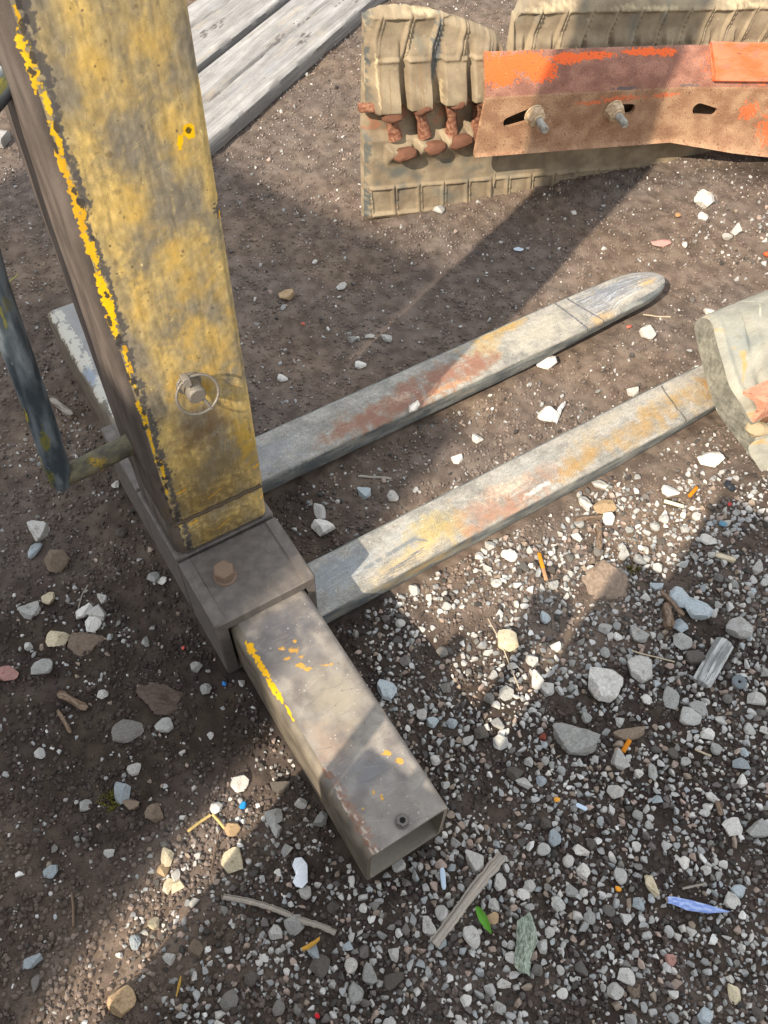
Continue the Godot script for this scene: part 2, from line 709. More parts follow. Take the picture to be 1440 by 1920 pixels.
func build_shade_casters() -> void:
	var dir := sun_frame(0, 1)
	var back := -sun_frame(1, 0)
	# an added cabin shape with ribbed sides, there only to block the sun
	var L := 1.25
	var D := 1.25
	var prof := PackedVector2Array()
	for side in 4:
		for i in 24:
			var x := -L / 2 + L * i / 24.0
			prof.append(Vector2(x, D / 2 - (0.0 if (i % 4) < 2 else 0.02)).rotated(-side * PI / 2))
	var t := thing("shade_cabin", "narrow tall ribbed cabin shape added behind the viewer to cast shade", "cabin", sun_frame(-4.2, -0.9 - L / 2) + back * D / 2)
	part("wall", bar(prof, Vector3.ZERO, Vector3.UP, dir, back, 4.85, 0.0), mat(c8(130, 130, 126), 0.6), t)
	part("roof", bar(rrect(L, D, 0.01, 2), Vector3(0, 4.85, 0), Vector3.UP, dir, back, 0.04, 0.005), mat(c8(130, 130, 126), 0.6), t)
	var wood := mat(c8(120, 104, 86), 0.9)
	upright("shade_post", "tall squared timber post added beside the cabin shape to cast shade", "post", -4.2, -0.9, -0.57, 4.53, 0.25, wood)  # unseen posts added only to shape the shade's edge
	upright("shade_post", "shorter squared timber post added beside the tall one to cast shade", "post", -4.2, -0.569, -0.47, 4.08, 0.15, wood)
	var conc := mat(c8(150, 146, 140), 0.95, null, 0.0, bump_map(2), 0.2, 1.0)  # blocks added in place of the viewer's body, stepped to shape its shadow
	upright("shade_block", "small low added shade block at the end of the row behind the viewer", "block", -0.22, -0.385, -0.312, 0.52, 0.3, conc)
	upright("shade_block", "slim added shade block, second in the row behind the viewer", "block", -0.22, -0.311, -0.281, 0.80, 0.3, conc)
	upright("shade_block", "wide low added shade block, third in the row behind the viewer", "block", -0.22, -0.280, -0.125, 0.69, 0.3, conc)
	upright("shade_block", "middle added shade block of the row behind the viewer", "block", -0.22, -0.124, -0.03, 1.10, 0.3, conc)
	upright("shade_block", "tall added shade block, fifth in the row behind the viewer", "block", -0.22, -0.029, 0.08, 1.33, 0.3, conc)
	upright("shade_block", "tallest added shade block closing the row behind the viewer", "block", -0.22, 0.081, 0.46, 1.42, 0.3, conc)
	var sp := thing("shade_spade", "upright shovel shape added by the low shade block to cast a small shadow", "shade_spade", sun_frame(-0.21, -0.185))  # added out of view to throw one round blob of shade
	part("shaft", pipe([Vector3(0, 0.25, 0), Vector3(0, 0.86, 0)], 0.012, 8), wood, sp)
	part("grip", bar(rrect(0.09, 0.09, 0.03, 4), Vector3(0, 0.91, 0) - back * 0.0, back, dir, Vector3.UP, 0.03, 0.006), mat(c8(40, 38, 36), 0.5), sp)
	part("blade", bar(rrect(0.16, 0.012, 0.004, 2), Vector3(0, 0.0, 0), Vector3.UP, dir, back, 0.27, 0.003), mat(c8(110, 108, 104), 0.5, null, 0.6), sp)


# ---------------------------------------------------------------- the lifting fork

func fp(u: float, v: float, y: float) -> Vector3:
	return O + U * u + N * v + Vector3(0, y, 0)


func mast_texture() -> ImageTexture:
	var cv := canvas(1024, 1536)
	var fx := 1024.0 / 699.0
	var fy := 1536.0 / 1100.0
	var yel := c8(208, 167, 82)
	var dirt := c8(137, 127, 107)
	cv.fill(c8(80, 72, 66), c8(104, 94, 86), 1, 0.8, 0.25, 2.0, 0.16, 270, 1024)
	cv.fill(dirt, c8(196, 168, 104), 0, 1.3, 0.8, 1.7, 0.12, 0, 270)
	cv.mottle(1, 2.2, 1.6, 0.22, 0, 270)
	cv.mottle(2, 1.0, 0.5, 0.16, 0, 270)
	# worn yellow showing through, grey rubbed areas
	for p in [[110, 760, 34, 60], [90, 690, 30, 40], [125, 640, 36, 60], [100, 585, 40, 50], [150, 560, 14, 90], [130, 950, 30, 40], [70, 880, 22, 50], [60, 1040, 26, 60], [120, 1060, 30, 50], [140, 440, 20, 60], [155, 700, 12, 80], [95, 820, 26, 30], [60, 600, 20, 40], [40, 760, 14, 50]]:
		cv.blob(p[0] * fx, (p[1] - 298) * fy, p[2] * fx, p[3] * fy, rng.randf_range(-0.4, 0.4), yel, 0.5, 1.1, 1, 0.75)
	for p in [[60, 960, 30, 50], [120, 870, 26, 40], [50, 820, 24, 50], [100, 1010, 34, 34], [70, 700, 22, 40], [150, 820, 16, 40], [100, 530, 20, 20]]:
		cv.blob(p[0] * fx, (p[1] - 298) * fy, p[2] * fx, p[3] * fy, rng.randf_range(-0.4, 0.4), c8(112, 106, 96), 0.55, 1.1, 4, 0.8)
	cv.mottle(1, 2.6, 0.22, 0.16, 0, 262)
	# darker brown low down
	cv.blob(86 * fx, (493 - 298) * fy, 60 * fx, 46 * fy, 0.0, c8(112, 88, 58), 0.75, 0.9, 1, 0.6)
	cv.blob(90 * fx, (400 - 298) * fy, 100 * fx, 70 * fy, 0.0, c8(124, 106, 68), 0.6, 0.9, 1, 0.6)
	cv.blob(60 * fx, (330 - 298) * fy, 90 * fx, 46 * fy, 0.0, c8(110, 92, 56), 0.6, 0.8, 4, 0.7)
	cv.blob(150 * fx, (430 - 298) * fy, 18 * fx, 90 * fy, 0.0, c8(204, 164, 60), 0.6, 0.9, 1, 0.8)
	# fine brush-like scratches
	for i in 1700:
		var x := rng.randf_range(6, 174) * fx
		var y := rng.randf_range(0, 1090) * fy
		var a := rng.randf_range(0.2, 1.3) if rng.randf() < 0.7 else rng.randf_range(1.4, 2.4)
		var l := rng.randf_range(4, 18)
		cv.line(x, y, x + cos(a) * l, y + sin(a) * l, 0.7, [c8(236, 204, 124), c8(96, 88, 78), c8(168, 142, 96)][i % 3], 0.24, 3.0)
	for i in 260:
		var x := rng.randf_range(8, 172) * fx
		var y := rng.randf_range(0, 1500)
		cv.blob(x, y, rng.randf_range(1.5, 5), rng.randf_range(8, 46), rng.randf_range(-0.12, 0.12), [c8(96, 88, 74), c8(226, 190, 110), c8(120, 104, 70)][i % 3], 0.28, 0.9, 2, 0.8)
	# chips and dents
	cv.speckle(rng, 130, 8 * fx, 0, 172 * fx, 1536, 1.2, 3.2, c8(74, 66, 56), 0.7)
	cv.speckle(rng, 26, 20 * fx, 0, 160 * fx, 1536, 3.0, 7.0, c8(96, 82, 62), 0.6)
	cv.speckle(rng, 40, 8 * fx, 0, 172 * fx, 1536, 1.0, 2.6, c8(242, 222, 160), 0.7)
	# the rub along the right edge
	for i in 60:
		cv.blob(rng.randf_range(171, 181) * fx, i * 26.0, rng.randf_range(4, 9), rng.randf_range(14, 34), 0.0, c8(84, 80, 76), 0.75, 0.5, 2, 0.6)
	for i in 10:
		cv.blob(rng.randf_range(168, 176) * fx, rng.randf_range(0, 1536), 3.0, rng.randf_range(8, 22), 0.0, c8(226, 176, 40), 0.85, 0.4, 2, 0.7)
	# left edge: bare dark steel with a chipped strip of bright yellow
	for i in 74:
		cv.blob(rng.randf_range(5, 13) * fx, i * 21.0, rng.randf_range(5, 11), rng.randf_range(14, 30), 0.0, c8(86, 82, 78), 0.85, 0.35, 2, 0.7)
	for i in 56:
		var y := rng.randf_range(690, 1120) if i < 34 else rng.randf_range(380, 700)
		cv.blob((rng.randf_range(-3, 5) + (1120 - y) * 0.006) * fx, (y - 298) * fy, rng.randf_range(3, 7) if i < 34 else rng.randf_range(2, 4), rng.randf_range(10, 30), 0.0, [c8(234, 182, 34), c8(222, 168, 40), c8(240, 190, 40)][i % 3], 0.92, 0.2, 2, 0.8)
	cv.blob(3 * fx, (780 - 298) * fy, 9, 60, 0.0, c8(246, 194, 24), 1.0, 0.1, 2, 0.55)
	for i in 60:
		cv.blob(rng.randf_range(-2, 10) * fx, rng.randf_range(0, 1536), rng.randf_range(3, 6), rng.randf_range(5, 12), 0.0, c8(66, 62, 60), 0.9, 0.2, 2, 0.7)
	# the bright ring-shaped chip and its neighbour, and the chips on the right
	cv.blob(143 * fx, (959 - 298) * fy, 11, 13, 0.5, c8(244, 190, 10), 1.0, 0.2, 2, 0.4)
	cv.blob(143 * fx, (960 - 298) * fy, 6, 6, 0.5, c8(96, 80, 30), 1.0, 0.3, 2, 0.4)
	cv.blob(131 * fx, (951 - 298) * fy, 6, 12, -0.3, c8(244, 190, 10), 1.0, 0.2, 2, 0.5)
	cv.blob(166 * fx, (850 - 298) * fy, 14, 16, 0.2, c8(88, 84, 78), 0.9, 0.2, 2, 0.7)
	cv.blob(169 * fx, (841 - 298) * fy, 7, 8, 0.2, c8(234, 168, 20), 1.0, 0.2, 2, 0.7)
	cv.line(17 * fx, (372 - 298) * fy, 31 * fx, (374 - 298) * fy, 3.0, c8(236, 170, 24), 1.0, 4.0)
	cv.line(66 * fx, (325 - 298) * fy, 90 * fx, (338 - 298) * fy, 1.6, c8(230, 170, 40), 0.9, 5.0)
	cv.blob(160 * fx, (352 - 298) * fy, 12, 5, 0.2, c8(226, 166, 30), 0.9, 0.3, 2, 0.7)
	# rust bleed round the pin
	cv.blob(96 * fx, (570 - 298) * fy, 30, 44, 0.2, c8(150, 116, 40), 0.55, 0.9, 1, 0.5)
	return cv.texture()


func fork_texture(which: int) -> ImageTexture:
	var cv := canvas(1536, 320)
	var fx := 1.209
	cv.fill(c8(135, 131, 122), c8(163, 157, 145), 1, 0.5, 1.0, 1.8, 0.16)
	cv.mottle(2, 0.8, 1.0, 0.2)
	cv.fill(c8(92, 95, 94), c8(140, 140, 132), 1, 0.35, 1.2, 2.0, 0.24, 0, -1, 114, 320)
	if which == 2:
		for p in [[90, 60, 170, 60, 142, 144, 144, 0.6], [850, 55, 150, 60, 178, 170, 150, 0.75], [760, 8, 130, 18, 176, 142, 84, 0.8], [700, 40, 60, 40, 178, 152, 104, 0.7], [1090, 45, 120, 44, 132, 134, 136, 0.85], [1200, 62, 40, 26, 202, 164, 108, 0.8], [1010, 96, 50, 22, 186, 152, 104, 0.7], [1130, 90, 100, 22, 184, 176, 156, 0.8]]:
			cv.blob(p[0] * fx, p[1], p[2] * fx, p[3], 0.0, c8(p[4], p[5], p[6]), p[7], 0.8, 1, 0.5)
		# the long patch of red oxide with its paler rim
		for p in [[330, 78, 110, 44], [450, 72, 120, 48], [570, 62, 120, 46], [660, 66, 70, 38]]:
			cv.blob(p[0] * fx, p[1], p[2] * fx * 1.07, p[3] * 1.12, -0.04, c8(150, 130, 104), 0.6, 0.9, 1, 0.6)
		for p in [[330, 80, 105, 40], [450, 74, 120, 44], [570, 62, 120, 42], [660, 66, 64, 34]]:
			cv.blob(p[0] * fx, p[1], p[2] * fx, p[3], -0.04, c8(140, 100, 82), 0.85, 0.8, 1, 0.6)
		cv.blob(455 * fx, 66, 46, 18, 0.0, c8(192, 166, 142), 0.7, 0.9, 2, 0.7)
		cv.blob(560 * fx, 92, 90, 10, 0.0, c8(190, 128, 84), 0.6, 0.8, 2, 0.6)
		for s in [[947, 0, 960, 116], [982, 0, 1012, 116]]:
			cv.line(s[0] * fx, s[1], s[2] * fx, s[3], 4.0, c8(84, 86, 90), 0.55, 4.0)
		for i in 130:
			var x := rng.randf_range(985, 1230) * fx
			var y := rng.randf_range(6, 92)
			cv.line(x, y, x + rng.randf_range(16, 70), y + rng.randf_range(-5, 4), 0.9, [c8(96, 104, 118), c8(198, 202, 206), c8(122, 128, 140)][i % 3], 0.65)
	else:
		for p in [[90, 50, 130, 60, 146, 152, 154, 0.7], [260, 40, 90, 40, 176, 174, 166, 0.8], [320, 60, 90, 46, 178, 154, 94, 0.75], [250, 92, 150, 22, 204, 176, 124, 0.6], [560, 30, 120, 30, 168, 166, 156, 0.6], [1000, 25, 150, 26, 178, 168, 150, 0.8], [790, 18, 140, 22, 172, 162, 142, 0.7]]:
			cv.blob(p[0] * fx, p[1], p[2] * fx, p[3], 0.0, c8(p[4], p[5], p[6]), p[7], 0.8, 1, 0.5)
		for p in [[420, 70, 90, 46], [500, 80, 110, 40], [600, 66, 60, 30], [470, 96, 120, 18]]:
			cv.blob(p[0] * fx, p[1], p[2] * fx, p[3], -0.03, c8(164, 122, 98), 0.55, 1.0, 1, 0.6)
		cv.blob(500 * fx, 52, 80, 22, 0.0, c8(206, 184, 156), 0.7, 0.9, 2, 0.7)
		cv.blob(555 * fx, 88, 60, 7, -0.05, c8(214, 206, 194), 0.8, 0.6, 2, 0.7)
		for p in [[720, 66, 110, 34], [850, 74, 120, 36], [930, 60, 90, 36], [1040, 64, 90, 44], [1110, 66, 60, 44], [660, 84, 70, 26]]:
			cv.blob(p[0] * fx, p[1], p[2] * fx, p[3], -0.06, c8(166, 128, 74), 0.62, 1.1, 1, 0.6)
		cv.blob(1110 * fx, 70, 60, 44, 0.0, c8(176, 118, 60), 0.7, 1.0, 1, 0.6)
		cv.line(982 * fx, 2, 957 * fx, 118, 3.6, c8(88, 84, 76), 0.6, 4.0)
		# dark rubbed bars near the root
		cv.line(148 * fx, 64, 166 * fx, 64, 6.0, c8(120, 124, 124), 0.8, 2.0)
		cv.line(176 * fx, 62, 184 * fx, 62, 5.0, c8(120, 124, 124), 0.8, 3.0)
		cv.line(200 * fx, 62, 268 * fx, 58, 5.5, c8(118, 122, 122), 0.85, 1.5)
		cv.line(268 * fx, 58, 286 * fx, 74, 4.0, c8(124, 126, 124), 0.7, 1.5)
		for i in 60:
			var x := rng.randf_range(150, 250) * fx
			var y := 104.0 - (x / fx - 150) * 0.12 + rng.randf_range(-8, 8)
			cv.line(x, y, x + rng.randf_range(10, 40), y + rng.randf_range(-2, 2), 0.9, c8(112, 112, 112), 0.5)
	cv.mottle(3, 1.0, 1.0, 0.35)
	cv.mottle(2, 0.4, 0.8, 0.10)
	for i in 420:
		var x := rng.randf_range(0, 1500)
		var y := rng.randf_range(3, 112)
		cv.line(x, y, x + rng.randf_range(20, 130), y + rng.randf_range(-3, 3), 0.6, [c8(186, 183, 174), c8(104, 100, 94), c8(150, 132, 108)][i % 3], 0.15, 1.0)
	cv.speckle(rng, 700, 0, 0, 1536, 112, 0.8, 1.8, c8(98, 84, 70), 0.6)
	cv.speckle(rng, 160, 0, 0, 1536, 112, 0.8, 2.4, c8(232, 228, 220), 0.6)
	for i in 150:
		var x := rng.randf_range(0, 1500)
		var y := rng.randf_range(2, 112)
		cv.line(x, y, x + rng.randf_range(8, 50), y + rng.randf_range(-8, 8), 0.7, [c8(210, 206, 196), c8(120, 116, 110)][i % 2], 0.35)
	# the near side: worn grey steel, earth along its foot
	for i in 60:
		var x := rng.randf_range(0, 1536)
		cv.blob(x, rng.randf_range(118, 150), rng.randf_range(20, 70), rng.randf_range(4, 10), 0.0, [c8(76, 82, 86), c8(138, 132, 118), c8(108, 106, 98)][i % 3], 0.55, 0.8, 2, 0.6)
	if which == 1:
		cv.blob(260 * fx, 128, 170, 18, 0.0, c8(160, 130, 84), 0.6, 0.9, 1, 0.5)
	return cv.texture()


func tube_texture() -> ImageTexture:
	var cv := canvas(640, 1536)
	var fx := 640.0 / 588.0
	var fy := 1536.0 / 1370.0
	# rows run from the far end (0) to the open end
	cv.fill(c8(118, 111, 104), c8(150, 142, 131), 1, 0.9, 0.8, 1.8, 0.12)
	cv.fill(c8(100, 92, 80), c8(126, 116, 100), 1, 0.9, 0.6, 2.0, 0.14, 170, 640)
	var near := 1370.0
	# darker smears next to the sleeve, paler beyond
	cv.blob(70 * fx, (near - 395) * fy, 90 * fx, 50 * fy, 0.0, c8(92, 90, 92), 0.85, 0.8, 1, 0.5)
	cv.blob(60 * fx, (near - 330) * fy, 60 * fx, 46 * fy, 0.3, c8(112, 108, 106), 0.7, 0.9, 1, 0.5)
	cv.blob(80 * fx, (near - 240) * fy, 66 * fx, 90 * fy, 0.0, c8(158, 148, 128), 0.75, 0.9, 1, 0.4)
	cv.blob(30 * fx, (near - 180) * fy, 40 * fx, 50 * fy, 0.0, c8(158, 130, 108), 0.5, 0.9, 1, 0.6)
	cv.blob(60 * fx, (near - 110) * fy, 80 * fx, 34 * fy, 0.2, c8(120, 120, 122), 0.6, 0.9, 1, 0.6)
	cv.blob(70 * fx, (near - 40) * fy, 90 * fx, 50 * fy, 0.0, c8(136, 128, 119), 0.7, 0.9, 1, 0.5)
	cv.blob(4 * fx, (near - 60) * fy, 12 * fx, 90 * fy, 0.0, c8(136, 104, 86), 0.7, 0.7, 2, 0.7)
	for i in 30:
		cv.blob(rng.randf_range(-4, 6) * fx, (near - rng.randf_range(0, 150)) * fy, rng.randf_range(2, 5), rng.randf_range(4, 12), 0.0, [c8(190, 176, 160), c8(120, 88, 70)][i % 2], 0.7, 0.4, 2, 0.7)
	# yellow paint left on the left edge, flecks on top and along the right edge
	for i in 34:
		var t := rng.randf()
		cv.blob(rng.randf_range(-7, -1) * fx, (near - 400 + t * 150) * fy, (1.0 - t * 0.75) * rng.randf_range(4, 8), rng.randf_range(6, 14), 0.0, c8(240, 178, 20), 0.95, 0.2, 2, 0.7)
	for p in [[60, 352, 9, 7], [66, 335, 5, 4], [58, 322, 12, 6], [45, 365, 10, 4], [70, 366, 6, 4], [42, 345, 8, 3], [62, 310, 8, 4], [95, 300, 12, 3], [100, 120, 8, 6], [112, 98, 9, 6], [48, 78, 3, 4], [55, 66, 3, 6], [20, 66, 3, 2]]:
		cv.blob(p[0] * fx, (near - p[1]) * fy, p[2], p[3], 0.4, c8(222, 158, 56), 0.8, 0.5, 2, 0.8)
	for i in 22:
		cv.blob(rng.randf_range(144, 152) * fx, (near - rng.randf_range(20, 420)) * fy, rng.randf_range(1.5, 3.5), rng.randf_range(4, 12), 0.0, [c8(206, 146, 60), c8(150, 104, 66)][i % 2], 0.8, 0.4, 2, 0.7)
	for i in 260:
		var x := rng.randf_range(4, 145) * fx
		var y := (near - rng.randf_range(0, 440)) * fy
		var a := rng.randf_range(-0.5, 0.5)
		var l := rng.randf_range(5, 40)
		cv.line(x, y, x + cos(a) * l, y + sin(a) * l, 0.8, [c8(178, 170, 158), c8(104, 98, 92), c8(156, 142, 120)][i % 3], 0.2, 2.0)
	cv.speckle(rng, 90, 0, (near - 440) * fy, 160 * fx, 1536, 0.8, 2.0, c8(228, 222, 212), 0.7)
	cv.speckle(rng, 120, 0, (near - 440) * fy, 160 * fx, 1536, 0.8, 2.2, c8(86, 76, 68), 0.6)
	# the far length: chalky cream paint flaking along the edge
	cv.fill(c8(132, 130, 127), c8(146, 143, 138), 1, 0.9, 0.8, 1.5, 0.1, 0, 160, 0, int(420 * fy))
	for i in 46:
		cv.blob(rng.randf_range(-10, 14) * fx, rng.randf_range(0, 400) * fy, rng.randf_range(5, 14), rng.randf_range(10, 26), 0.1, c8(184, 179, 164), 0.95, 0.2, 2, 0.7)
	cv.blob(-2 * fx, 240 * fy, 14, 40, 0.0, c8(134, 142, 152), 0.9, 0.4, 2, 0.6)
	return cv.texture()


func sleeve_mesh(v0: float, v1: float, plain := false) -> ArrayMesh:
	# v0 far, v1 near; the cross tube runs through it
	var x0 := -0.1724
	var x1 := 0.0211
	var y0 := 0.012
	var y1 := 0.1994
	var p := [Vector2(x0 + 0.003, y1), Vector2(x0 + 0.021, y1), Vector2(x0 + 0.024, y1 - 0.0035), Vector2(x1 - 0.024, y1 - 0.0035), Vector2(x1 - 0.021, y1), Vector2(x1 - 0.003, y1), Vector2(x1, y1 - 0.003), Vector2(x1, y0 + 0.003), Vector2(x1 - 0.003, y0), Vector2(x0 + 0.003, y0), Vector2(x0, y0 + 0.003), Vector2(x0, y1 - 0.003)]
	var rows := []
	var uvs := []
	for s in [[v0, 0], [v0 + 0.003, 1], [v1 - 0.003, 1], [v1, 0], [v1, 2], [v1 - 0.045, 2]]:
		var row := PackedVector3Array()
		var uv := PackedVector2Array()
		var run := 0.0
		for k in p.size():
			var q: Vector2 = p[k]
			if s[1] == 0:
				q = Vector2(clampf(q.x, x0 + 0.003, x1 - 0.003), clampf(q.y, y0 + 0.003, y1 - 0.004))
			elif s[1] == 2:
				q = Vector2(clampf(q.x, -0.1515, 0.0035), clampf(q.y, 0.022, 0.1752))
			row.append(fp(q.x, s[0], q.y))
			uv.append(Vector2(run, s[0]) * 4.0)
			run += p[k].distance_to(p[(k + 1) % p.size()])
		uv.append(Vector2(run, s[0]) * 4.0)
		rows.append(row)
		uvs.append(uv)
	return skin(rows, uvs, true, Vector3.ZERO, 0.8)


func fork_blade(v_near: float, lift: float) -> ArrayMesh:
	var wf := 0.1164
	var rows := []
	var uvs := []
	var st := PackedFloat32Array()
	for i in 22:
		st.append(0.0 + i * 0.05)
	for i in 20:
		st.append(1.10 + 0.158 * sin(PI / 2 * (i + 1) / 20.0))
	for u in st:
		var hw := wf / 2 * (1.0 - 0.05 * clampf((u - 0.95) / 0.2, 0, 1))
		if u > 1.13:
			hw *= sqrt(maxf(0.004, 1.0 - pow((u - 1.13) / 0.1282, 2.2)))
		var top := 0.0595 + lift * clampf((u - 0.2) / 1.0, 0, 1) - 0.010 * pow(clampf((u - 1.0) / 0.26, 0, 1), 1.5)
		var th := lerpf(0.0465, 0.013, clampf((u - 0.75) / 0.5, 0, 1))
		var p := rrect(maxf(hw * 2, 0.012), th, minf(0.005, th * 0.35), 3)
		var run := around(p)
		var row := PackedVector3Array()
		var uv := PackedVector2Array()
		var scale_u := 0.3215 / run[p.size()]
		for k in p.size():
			row.append(fp(u, v_near - wf / 2 + p[k].x, top - th / 2 + p[k].y))
			var per := clampf(p[k].x + wf / 2, 0.0, wf) if k < 4 or k == p.size() else run[k] * scale_u
			uv.append(Vector2(u / 1.27, (run[k] if u < 1.1 else run[k] * scale_u) / 0.3215))
		uv.append(Vector2(u / 1.27, 1.0))
		rows.append(row)
		uvs.append(uv)
	return skin(rows, uvs, true, Vector3.ZERO, 0.7)


func build_crane_fork() -> void:
	var t := thing("crane_fork", "worn yellow lifting fork with upright box mast, cross tube and two grey tines", "lifting fork")
	# mast
	var steel_bump := bump_map(2)
	var mm := mat(Color.WHITE, 0.62, mast_texture(), 0.0, steel_bump, 0.06)
	mm.uv1_scale = Vector3(1.0 / 0.699, 1.0 / 1.1, 1)
	var cu := -0.0776
	var cv := -0.6903
	var mast := part("mast", bar(rrect(0.1802, 0.1798, 0.012), fp(cu, cv, 0.298), Vector3.UP, U, N, 1.95, 0.002, 10), mm, t)
	part("collar", bar(rrect(0.179, 0.1785, 0.016), fp(cu, cv, 0.205), Vector3.UP, U, N, 0.0935, 0.004), mm, mast)
	var weld := mat(c8(92, 78, 62), 0.7, null, 0.0, bump_map(2), 0.3, 12.0)
	var path := []
	for i in 26:
		path.append(fp(cu - 0.083 + 0.166 * i / 25.0, cv + 0.0905 + 0.0006 * sin(i * 2.1), 0.2985 + 0.0012 * sin(i * 1.3)))
	part("weld_bead", pipe(path, 0.0042, 8), weld, mast)
	var dark := mat(c8(66, 58, 52), 0.8, null, 0.0, bump_map(2), 0.15, 6.0)
	part("foot_block", bar(rrect(0.15, 0.15, 0.006, 2), fp(cu, cv, 0.165), Vector3.UP, U, N, 0.042, 0.0), dark, mast)
	# the pin with its pull ring
	var pin_m := mat(c8(128, 121, 110), 0.5, null, 0.35, bump_map(2), 0.1, 10.0)
	var pa := fp(-0.1677 + 0.090, -0.6004, 0.598)
	var pin := part("pin", joined([bar(circle(0.0135, 20), pa - N * 0.004, N, U, Vector3.UP, 0.036, 0.002), bar(circle(0.019, 20), pa - N * 0.002, N, U, Vector3.UP, 0.006, 0.001)]), pin_m, mast)
	var ring := []
	var rc := pa + N * 0.026 + U * 0.002 - Vector3(0, 0.002, 0)
	var ry := (Vector3.UP * 0.93 + N * -0.30).normalized()
	for i in 41:
		var a := TAU * i / 40.0
		ring.append(rc + U * cos(a) * 0.031 + ry * sin(a) * 0.030)
	part("pull_ring", pipe(ring, 0.0022, 8, 1.0, N), pin_m, pin)
	var ta := rc + U * -0.010 + ry * 0.0285
	part("clip", bar(rrect(0.011, 0.013, 0.002, 2), ta - N * 0.006, N, U, ry, 0.014, 0.001), pin_m, pin)
	part("split_pin", pipe([pa + N * 0.024 + U * 0.004, rc + U * 0.013 - ry * 0.030], 0.0026, 8), pin_m, pin)
	# handle at the mast's side
	var hc := canvas(256, 512)
	hc.fill(c8(58, 66, 71), c8(102, 110, 114), 1, 1.0, 0.5, 2.2, 0.2)
	for i in 26:
		hc.blob(rng.randf_range(0, 256), rng.randf_range(0, 512), rng.randf_range(5, 14), rng.randf_range(10, 40), 0.0, [c8(120, 112, 40), c8(96, 92, 60)][i % 2], 0.6, 0.4, 2, 0.8)
	for i in 20:
		hc.blob(rng.randf_range(110, 190), rng.randf_range(0, 512), rng.randf_range(2, 6), rng.randf_range(5, 16), 0.0, c8(206, 176, 24), 0.9, 0.2, 2, 0.8)
	hc.speckle(rng, 60, 0, 0, 256, 512, 1.0, 3.0, c8(160, 168, 172), 0.6)
	var hm := mat(Color.WHITE, 0.38, hc.texture())
	hm.uv1_scale = Vector3(1, 1.9, 1)
	var ac := canvas(256, 256)
	ac.fill(c8(84, 80, 68), c8(116, 108, 84), 1, 1.0, 1.0, 2.0, 0.2)
	for i in 12:
		ac.blob(rng.randf_range(0, 256), rng.randf_range(90, 256), rng.randf_range(8, 22), rng.randf_range(10, 30), 0.0, c8(176, 142, 44), 0.6, 0.6, 2, 0.8)
	var am := mat(Color.WHITE, 0.6, ac.texture())
	am.uv1_scale = Vector3(1, 7.0, 1)
	var hv := -0.702
	var grip := part("handle", pipe([fp(-0.290, hv, 0.376), fp(-0.2885, hv, 0.392), fp(-0.285, hv, 0.42), fp(-0.280, hv, 0.48), fp(-0.275, hv, 0.54), fp(-0.268, hv, 0.66), fp(-0.261, hv, 0.78), fp(-0.247, hv, 0.90), fp(-0.212, hv, 0.985), fp(-0.16, hv, 1.02)], [0.007, 0.0165, 0.0195, 0.0195, 0.0195, 0.0195, 0.0195, 0.0195, 0.0195, 0.0195], 20, 1.0, N), hm, t)
	part("handle_arm", pipe([fp(-0.160, hv, 0.412), fp(-0.172, hv, 0.411), fp(-0.268, hv, 0.403), fp(-0.280, hv, 0.400)], [0.021, 0.0175, 0.0175, 0.013], 18, 1.0, N), am, grip)
	# cross tube, open at the near end
	var tm := mat(Color.WHITE, 0.5, tube_texture(), 0.12, steel_bump, 0.015)
	var rows := []
	var uvs := []
	var po := rrect(0.1467, 0.1467, 0.014, 5)
	var pi := rrect(0.1317, 0.1317, 0.008, 5)
	var per := around(po)
	var cy := 0.1724 - 0.07335
	for s in [[-1.365, po, 0.97], [-1.362, po, 1.0], [-1.0, po, 1.0], [-0.5, po, 1.0], [-0.25, po, 1.0], [-0.002, po, 1.0], [0.0, po, 0.988], [0.0, pi, 1.0], [-0.30, pi, 1.0]]:
		var row := PackedVector3Array()
		var uv := PackedVector2Array()
		for k in po.size():
			var q: Vector2 = s[1][k] * s[2]
			row.append(fp(-0.07335 + q.x, s[0], cy + q.y))
			uv.append(Vector2(per[k] / per[po.size()], (s[0] + 1.37) / 1.37) if s[1] == po else Vector2(0.03 + 0.2 * per[k] / per[po.size()], 0.80 + s[0] * 0.3))  # inside walls take a paler strip, standing in for bounced light
		uv.append(Vector2(1.0, (s[0] + 1.37) / 1.37) if s[1] == po else Vector2(0.23, 0.80 + s[0] * 0.3))
		rows.append(row)
		uvs.append(uv)
	var tube := part("cross_tube", skin(rows, uvs, true, Vector3.ZERO, 0.7), tm, t)
	var bolt_m := mat(c8(112, 106, 100), 0.5, null, 0.4)
	var ba := fp(-0.073, -0.018, 0.1724)
	var hole := mat(c8(30, 27, 25), 0.9)
	var nut := part("stop_bolt", joined([bar(circle(0.0115, 18), ba, Vector3.UP, U, N, 0.003, 0.0006), hexagon(ba + Vector3(0, 0.003, 0), Vector3.UP, 0.017, 0.006)]), bolt_m, tube)
	part("bolt_end", bar(circle(0.0046, 14), ba + Vector3(0, 0.0088, 0), Vector3.UP, U, N, 0.0010, 0.0003), hole, nut)
	part("bolt_shank", pipe([ba - Vector3(0, 0.002, 0), ba - Vector3(0, 0.030, 0)], 0.004, 10), bolt_m, tube)
	# sleeves and tines
	var sc := canvas(512, 512)
	sc.fill(c8(98, 91, 85), c8(116, 108, 100), 1, 0.8, 0.8, 1.5, 0.14)
	for i in 30:
		sc.blob(rng.randf_range(0, 512), rng.randf_range(0, 512), rng.randf_range(14, 60), rng.randf_range(10, 50), rng.randf() * 3, [c8(90, 86, 83), c8(116, 102, 90), c8(126, 120, 112)][i % 3], 0.26, 0.9, 1, 0.7)
